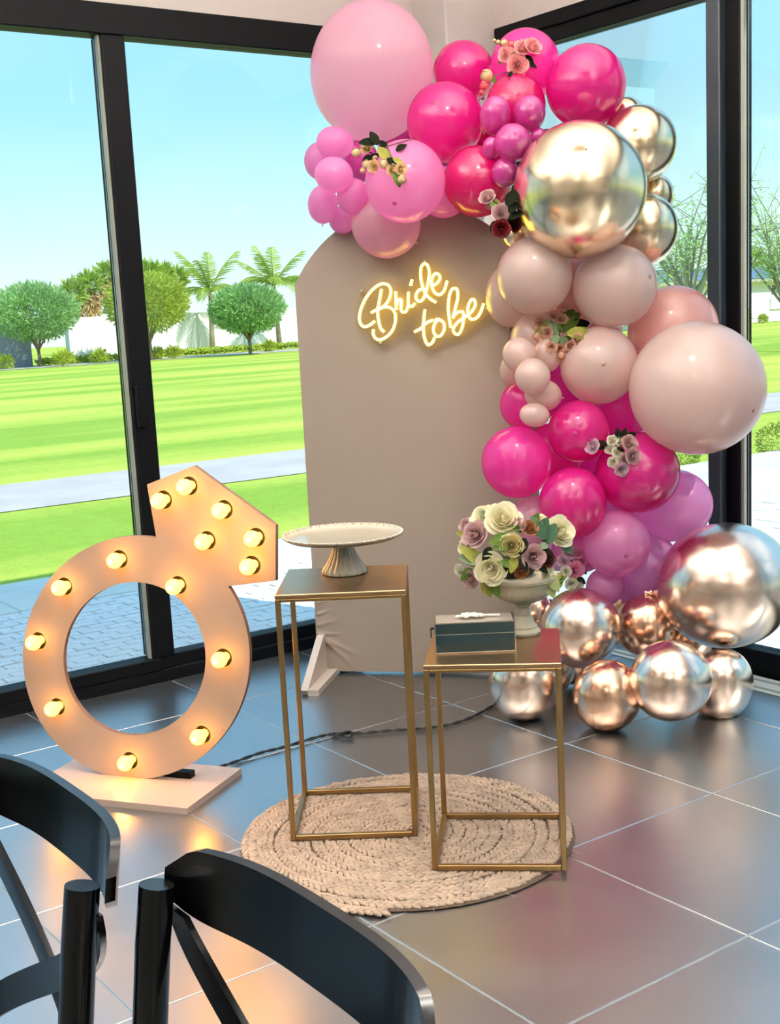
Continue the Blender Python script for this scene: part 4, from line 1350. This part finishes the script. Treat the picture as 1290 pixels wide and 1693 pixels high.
bq_c = at(850, 935, du)
bq = empty('rose_bouquet', bq_c); tag(bq, 'full bouquet of cream and mauve roses with leaves in the urn', 'flowers')
MB().add([((bq_c.x*0+x*.062), y*.062, z*.05) for x, y, z in unit], ufs).build('foliage_base', mat('dark_foliage', (0.16, 0.14, 0.09), .9), bq, True)
def dome(px, py, r_):
    """depth on a dome of flowers round the urn axis"""
    q = ((px-852)/95.0)**2 + ((py-915)/85.0)**2
    return du - 0.135*math.sqrt(max(0.0, 1-q*0.95)) + 0.0
for (key, px, py, r_, fx, fy) in [('cream',832,860,30,-.1,.5),('cream',800,856,22,-.5,.8),('cream',926,879,26,.55,.3),('cream',812,940,27,-.35,-.1),('mauve',882,920,20,.2,-.05),('mauve',786,884,22,-.6,.3),
                                  ('mauve',778,958,15,-.7,-.3),('tan',846,902,19,-.05,.1),('brown',876,873,14,.2,.6),('cream',770,905,14,-.9,.1),('mauve',858,866,13,.1,.7),('cream',815,848,14,-.2,.9),('mauve',770,868,12,-.9,.5),
                                  ('cream',896,862,13,.3,.8),('white',760,942,10,-1,-.2),('dark_red',906,925,13,.5,-.1),('brown',862,945,12,.1,-.4),('cream',905,945,12,.6,-.4)]:
    add_rose(bq, key, px, py, r_, dome(px, py, r_), (fx, fy))
for (key, a, b, c, d) in [('olive',795,930,766,905),('olive',790,935,770,925),('sage',800,925,762,920),('green',850,895,818,905),('green',845,888,812,895),('blue',905,890,885,865),('blue',900,898,918,868),('sage',905,900,893,905),
                          ('blue',893,880,905,858),('sage',890,870,880,855),('olive',800,955,812,985),('olive',806,950,800,978),('green',812,962,826,985),('green',850,935,828,928),('olive',852,920,846,945),('pale',905,950,925,975),('pale',898,955,918,985),
                          ('dark',895,905,915,930),('dark',890,935,905,945),('dark',860,925,872,942),('dark',868,890,862,915),('green',862,880,850,870),('sage',815,870,800,845),('pale',806,850,800,838),('olive',775,890,758,880),('green',780,940,764,958),('dark',812,905,800,925),('dark',835,925,838,942),('blue',930,900,945,912),('green',880,868,890,850)]:
    dd = dome((a+c)/2, (b+d)/2, 0)
    add_leaf(bq, key, a, b, c, d, dd+0.004, 0.02)

# ------------------------------------------------------------------ GLASS JEWEL BOX
m_teal = mat('dark_teal_glass', (0.10, 0.20, 0.21), 0.06, var=0.1, scale=3, coat=1.0)
m_lidg = mat('frosted_lid_glass', (0.66, 0.62, 0.58), 0.12, var=0.08, scale=5, coat=0.8)
m_edge = mat('silver_edge', (0.82, 0.80, 0.74), 0.25, metal=1.0)
b0, b1 = at_z(721, 1083, ZT2), at_z(853, 1077.5, ZT2)
u = (b1-b0); u.z = 0; W = u.length; u.normalize()
gb = empty('jewel_box', (b0.x, b0.y, ZT2), math.atan2(u.y, u.x)); tag(gb, 'dark teal glass jewel box with pale lid edges beside the urn', 'box')
Dp, Hh, seam = 0.095, 0.080, 0.050
e_ = 0.0022
base = MB().bevbox((0, 0, 0.0), (W, Dp, 0.005), .001).build('base', m_edge, gb)
def panel(name, lo, hi, m=m_teal): return MB().box(lo, hi).build(name, m, gb)
panel('side_panel', (0.002, 0.0, 0.005), (W-0.002, 0.003, seam))
panel('side_panel', (0.002, Dp-0.003, 0.005), (W-0.002, Dp, seam))
panel('side_panel', (0.0, 0.003, 0.005), (0.003, Dp-0.003, seam))
panel('side_panel', (W-0.003, 0.003, 0.005), (W, Dp-0.003, seam))
lid = MB().box((0.002, 0.0, seam+0.002), (W-0.002, 0.003, Hh)).box((0.002, Dp-0.003, seam+0.002), (W-0.002, Dp, Hh)).box((0, 0.003, seam+0.002), (0.003, Dp-0.003, Hh)).box((W-0.003, 0.003, seam+0.002), (W, Dp-0.003, Hh)).build('lid', m_teal, gb)
MB().box((0.002, 0.002, Hh-0.003), (W-0.002, Dp-0.002, Hh)).build('lid_glass', m_lidg, lid)
mb = MB()
for (zz0, zz1) in ((seam, seam+0.0022), (Hh-0.0015, Hh+0.0012)):
    mb.box((-.0008, -.0008, zz0), (W+.0008, .0018, zz1)).box((-.0008, Dp-.0018, zz0), (W+.0008, Dp+.0008, zz1)).box((-.0008, .0018, zz0), (.0018, Dp-.0018, zz1)).box((W-.0018, .0018, zz0), (W+.0008, Dp-.0018, zz1))
mb.build('edge_strip', m_edge, gb)
mb = MB()
for (xx, yy) in ((0, 0), (W, 0), (0, Dp), (W, Dp)):
    mb.box((xx-.0016, yy-.0016, 0.0), (xx+.0016, yy+.0016, Hh))
mb.build('corner_strip', m_edge, gb)
ringpts = [(-0.010+0.0*math.cos(a), 0.020+0.008*math.cos(a), 0.052+0.011*math.sin(a)) for a in [i*2*math.pi/14 for i in range(15)]]
MB().tube(ringpts, 0.0018, 6, cap=False).box((-0.010, .017, .062), (0.0, .023, .066)).build('clasp_ring', m_frame, gb, True)
dl = empty('lace_trinket', gb.matrix_world @ Vector((0, 0, 0))); dl.location = Vector((b0.x, b0.y, ZT2)) + u*(W*.46) + Vector((-u.y, u.x, 0))*(Dp*.55) + Vector((0, 0, Hh+0.0012))
tag(dl, 'small white lace ornament lying on the jewel box lid', 'ornament')
rng = random.Random(4)
mb = MB()
for i in range(26):
    a = rng.uniform(0, 6.28); r0 = rng.uniform(.004, .034)
    c = Vector((u.x*r0*math.cos(a)*1.1 - u.y*r0*math.sin(a)*.6, u.y*r0*math.cos(a)*1.1 + u.x*r0*math.sin(a)*.6, .0045+rng.uniform(0, .006)*(1-r0/.04)))
    mb.add([(c.x+x*.0075, c.y+y*.0075, c.z+z*.0044) for x, y, z in unit], ufs)
mb.build('lace_petal', mat('white_lace', (0.93, 0.91, 0.86), .8), dl, True)
MB().tube([Vector((u.x*.0, 0, .004)), Vector((u.x*.045, u.y*.045, .004)), Vector((u.x*.075, u.y*.075, .003))], .003, 6).build('ribbon_tail', MATS['white_lace'], dl, True)

# ------------------------------------------------------------------ MARQUEE RING SIGN
m_ring = mat('cream_painted_board', (0.67, 0.59, 0.53), 0.55, var=0.03, scale=4)
m_ring_side = mat('board_edge', (0.45, 0.33, 0.27), 0.7)
m_sock = mat('dark_socket', (0.05, 0.03, 0.02), 0.7)
m_bulb = mat('warm_bulb', (1.0, 0.80, 0.45), 0.15, emit=(1.0, 0.68, 0.20), emit_s=8.0)
m_fil = mat('filament', (1, .9, .6), .4, emit=(1.0, 0.86, 0.52), emit_s=40.0)
RB = at_z(246, 1287, 0.022)
ang = math.radians(-57.0)
RU = Vector((math.cos(ang), math.sin(ang), 0))             # along the sign, to the right
RN = Vector((RU.y, -RU.x, 0))                                # its face
def on_ring(px, py, d=0.0):
    p0 = RB + RN*d
    r_ = ray(px, py)
    return CAM + r_*((p0-CAM).dot(RN)/r_.dot(RN))
def ring2d(px, py):
    q = on_ring(px, py)-RB
    return q.dot(RU), q.z
ms = empty('marquee_sign', RB.copy()); tag(ms, 'lit diamond ring shaped marquee sign with round bulbs on a board', 'sign')
rel = RB
# outer outline (picture points, clockwise from diamond joint)
def ell(cx, cy, rx, ry, a0, a1, n):
    return [(cx+rx*math.cos(math.radians(a0+(a1-a0)*i/n)), cy-ry*math.sin(math.radians(a0+(a1-a0)*i/n))) for i in range(n+1)]
ocx, ocy, orx, ory = 225.5, 1087, 187.5, 201
# joint left of diamond at (258,892); right joint at (372,970)
aL = math.degrees(math.atan2((ocy-892)/ory, (258-ocx)/orx)); aR = math.degrees(math.atan2((ocy-970)/ory, (372-ocx)/orx))
outer = ell(ocx, ocy, orx, ory, aL, aR+360, 96) + [(372, 970), (456, 960), (456, 868), (321, 770), (243, 801)]
icx, icy, irx, iry = 222.5, 1089, 117.5, 126.5
inner = ell(icx, icy, irx, iry, 0, 360, 72)[:-1]
o2 = [ring2d(*p) for p in outer]; i2 = [ring2d(*p) for p in inner]
import bmesh
def holed_plate(outer2, holes, d_front, thick, fn):
    bm = bmesh.new()
    loops = []
    allv = []
    for lp in [outer2]+holes:
        vv = [bm.verts.new((a, b, 0)) for a, b in lp]
        es = [bm.edges.new((vv[i], vv[(i+1) % len(vv)])) for i in range(len(vv))]
        loops.append(vv); allv += es
    bmesh.ops.triangle_fill(bm, use_beauty=True, use_dissolve=False, edges=allv)
    tris = [[v.index for v in f.verts] for f in bm.faces]
    bm.verts.index_update()
    tris = [[v.index for v in f.verts] for f in bm.faces]
    pts = [(v.co.x, v.co.y) for v in bm.verts]
    lidx = [[v.index for v in lp] for lp in loops]
    bm.free()
    n = len(pts)
    face = MB(); side = MB()
    fv = [fn(a, b, d_front) for a, b in pts]; bv = [fn(a, b, d_front-thick) for a, b in pts]
    fixed = []
    for t_ in tris:
        a, b, c = (Vector(pts[k]) for k in t_)
        cr_ = (b-a).x*(c-a).y-(b-a).y*(c-a).x
        fixed.append(t_ if cr_ > 0 else t_[::-1])
    face.add(fv, [tuple(t_) for t_ in fixed])
    side.add(fv+bv, [tuple(n+k for k in t_[::-1]) for t_ in fixed] + [(lp[i], lp[(i+1) % len(lp)], n+lp[(i+1) % len(lp)], n+lp[i]) for lp in lidx for i in range(len(lp))])
    return face, side
SOCK = [(313,803),(271,826),(371,842),(343,893),(424,888),(417,934),(295,967),(198,924),(107,969),(64,1059),(95,1168),(215,1257),(335,1214),(370,1087)]
fnr = lambda a, b, d: RU*a + RN*d + Vector((0, 0, b))
HR = 0.0275
s2 = [ring2d(*p) for p in SOCK]
holes = [i2] + [[(a+HR*math.cos(t_), b+HR*math.sin(t_)) for t_ in [2*math.pi*k/18 for k in range(18)]] for a, b in s2]
fc, sd = holed_plate(o2, holes, 0.0, 0.016, fnr)
fo = fc.build('face_board', m_ring, ms)
sd.build('board_body', m_ring_side, ms)
for (a, b) in s2:
    c = fnr(a, b, 0.0)
    q = RN.to_track_quat('Z', 'Y').to_euler()
    sk = MB().lathe([(HR, -0.001), (HR, -0.015), (0.001, -0.015)], 18, cap=False).build('socket_cup', m_sock, ms, True, 40)
    sk.location = c; sk.rotation_euler = q
    bl = MB().lathe([(0.0125, -0.014), (0.0135, -0.006), (0.017, 0.006), (0.0225, 0.020), (0.0235, 0.031), (0.020, 0.042), (0.012, 0.0495), (0.001, 0.052)], 18, cap=False).build('bulb', m_bulb, ms, True)
    bl.location = c; bl.rotation_euler = q
    pl = bpy.data.lights.new('bulb_light', 'POINT'); pl.energy = 0.2; pl.color = (1.0, 0.40, 0.06); pl.shadow_soft_size = 0.012
    po = bpy.data.objects.new('bulb_light', pl); COL.objects.link(po); po.parent = ms; po.location = c + RN*0.075
    fi = MB().lathe([(0.001, 0.050), (0.0062, 0.0524), (0.0062, 0.0530), (0.001, 0.0545)], 10, cap=False).build('hot_spot', m_fil, bl, True)
# base board
BU = RU; 
cF = at_z(336, 1328, 0.0); 
rgt = (cF-RB).dot(RU)
mb = MB().prism([(-0.345, -0.185), (rgt, -0.185), (rgt, 0.155), (-0.345, 0.155)], lambda a, b, d: BU*a - RN*b + Vector((0, 0, d-0.022)), 0.0, 0.020)
mb.build('base_board', mat('pale_board', (0.80, 0.70, 0.64), 0.45, var=0.05, scale=5), ms)
MB().prism([(-0.10, -0.004), (0.13, -0.004), (0.13, 0.018), (-0.10, 0.018)], lambda a, b, d: BU*a + RN*(-0.030-d) + Vector((0, 0, b)), 0.0, 0.03).build('base_block', m_frame, ms)

# ------------------------------------------------------------------ POWER CORD
m_cord = mat('black_cord', (0.05, 0.05, 0.05), 0.5)
CP = [(322,1278),(350,1273),(385,1262),(430,1246),(470,1236),(520,1221),(552,1214),(600,1213),(650,1208),(700,1205),(750,1197),(790,1182),(824,1163)]
base_pts = [at_z(x, y, 0.006) for x, y in CP]
sp2 = []
P = [base_pts[0]*2-base_pts[1]]+base_pts+[base_pts[-1]*2-base_pts[-2]]
for i in range(1, len(P)-2):
    for k_ in range(12):
        t_ = k_/12; a, b, c, d = P[i-1], P[i], P[i+1], P[i+2]
        sp2.append(0.5*((2*b)+(-a+c)*t_+(2*a-5*b+4*c-d)*t_*t_+(-a+3*b-3*c+d)*t_*t_*t_))
cord = empty('power_cord', base_pts[6]); tag(cord, 'black twisted power cord with a knot running along the floor', 'cord')
for ph in (0, math.pi):
    tw_ = []
    for i, p in enumerate(sp2):
        a = i*0.55+ph
        t_ = (sp2[min(i+1, len(sp2)-1)]-sp2[max(i-1, 0)]).normalized(); s_ = Vector((-t_.y, t_.x, 0))
        tw_.append(p + s_*0.0042*math.cos(a) + Vector((0, 0, 0.0022+0.0025*math.sin(a))) - cord.location)
    MB().tube(tw_, 0.0032, 6).build('strand', m_cord, cord, True)
kc = at_z(566, 1216, 0.010)
kx = (base_pts[7]-base_pts[6]).normalized(); ky = Vector((-kx.y, kx.x, 0))
lp = []
for i in range(33):
    a = 2*math.pi*i/32
    lp.append(kc + kx*(0.033*math.sin(a)) + ky*(0.020*math.sin(2*a)) + Vector((0, 0, 0.004+0.004*math.cos(a)*1.0)) - cord.location)
MB().tube(lp, 0.0040, 6, cap=False).build('knot', m_cord, cord, True)

# ------------------------------------------------------------------ CHAIRS
m_black = mat('black_lacquer', (0.015, 0.017, 0.02), 0.22, var=0.05, spec=0.3, coat=0.12)
m_seat = mat('black_seat', (0.05, 0.05, 0.05), 0.4, var=0.1)
def chair(label, loc, rz):
    """sits facing -x; back rail bows to +x; back line at x=0, seat towards -x"""
    t = empty('bistro_chair', loc, rz); tag(t, label, 'chair', 'black bentwood cross-back chairs')
    HW, ZR = 0.212, 0.862
    def bow(s):  # s -1..1
        return 0.046*(1-abs(s)**3.2)
    tilt = 0.15
    def bx_(z): return (z-0.835)*tilt
    # top rail : curved flat bentwood with wrapped ends
    n = 40
    vs, fs = [], []
    for i in range(n+1):
        s = -1+2*i/n
        yy = s*(HW+0.012)
        xx = bow(s)+0.012
        hh = 0.078 - 0.030*abs(s)**8
        zt_ = ZR - 0.022*max(0.0, (abs(s)-0.88)/0.12)
        for (dx, z) in ((0.0, ZR-hh), (0.0, zt_), (0.012, zt_), (0.012, ZR-hh)):
            vs.append((xx+dx+bx_(z), yy, z))
    for i in range(n):
        for k in range(4):
            k2 = (k+1) % 4
            fs.append((i*4+k, (i+1)*4+k, (i+1)*4+k2, i*4+k2))
    fs += [(0, 1, 2, 3), tuple(n*4+k for k in (3, 2, 1, 0))]
    MB().add(vs, fs).build('top_rail', m_black, t, True, 35)
    for s in (-1, 1):
        yy = s*(HW-0.006)
        MB().tube([(0.05, yy*1.06, 0.0), (-0.03, yy*1.0, 0.25), (-0.066+0.008, yy*.98, 0.45), (-0.004-0.012, yy, 0.77), (-0.006, yy, 0.833)], [0.014, 0.017, 0.0185, 0.0185, 0.0185], 16).build('rear_leg', m_black, t, True, 40)
        MB().tube([(-0.43, s*0.205, 0.0), (-0.41, s*0.185, 0.43)], [0.014, 0.018], 14).build('front_leg', m_black, t, True, 40)
        # cross strap
        vs, fs = [], []
        m_ = 24
        for i in range(m_+1):
            q = i/m_
            q2 = q*q*(3-2*q); yq = s*(HW-0.012)*(1-2*q2); z = 0.80-0.33*q
            xx = 0.010 + 0.036*math.sin(math.pi*q) + bx_(z) + (0.004*s)
            L = math.hypot(2*(HW-0.01), 0.33)
            sl_ = 6*q*(1-q)*2*(HW-0.012)/0.33; L = math.hypot(1, sl_); wy, wz = 0.020/L, -s*sl_*0.020/L
            for (k, dx) in ((1, 0), (1, 0.007), (-1, 0.007), (-1, 0)):
                vs.append((xx+dx, yq+k*wy, z+k*wz))
        for i in range(m_):
            for k in range(4):
                k2 = (k+1) % 4
                fs.append((i*4+k, (i+1)*4+k, (i+1)*4+k2, i*4+k2))
        fs += [(0, 1, 2, 3), tuple(m_*4+k for k in (3, 2, 1, 0))]
        MB().add(vs, fs).build('cross_strap', m_black, t, True, 35)
    seat = MB()
    pts = []
    for i in range(40):
        a = 2*math.pi*i/40
        ex = abs(math.cos(a))**0.7*math.copysign(1, math.cos(a)); ey = abs(math.sin(a))**0.7*math.copysign(1, math.sin(a))
        pts.append((-0.24+0.205*ex, 0.215*ey))
    seat.prism(pts, lambda a, b, d: (a, b, d), 0.43, 0.465)
    seat.build('seat', m_seat, t, True, 30)
    ringp = [(-0.24+0.16*math.cos(a), 0.17*math.sin(a), 0.22) for a in [2*math.pi*i/28 for i in range(29)]]
    MB().tube(ringp, 0.009, 8, cap=False).build('stretcher', m_black, t, True)
    return t
chair('black cross-back chair at the bottom left corner, cut by the photo edge', (0.455, 1.413, 0), 0.0)
chair('black cross-back chair at the bottom, nearest to the camera', (0.515, 0.95, 0), 0.0)
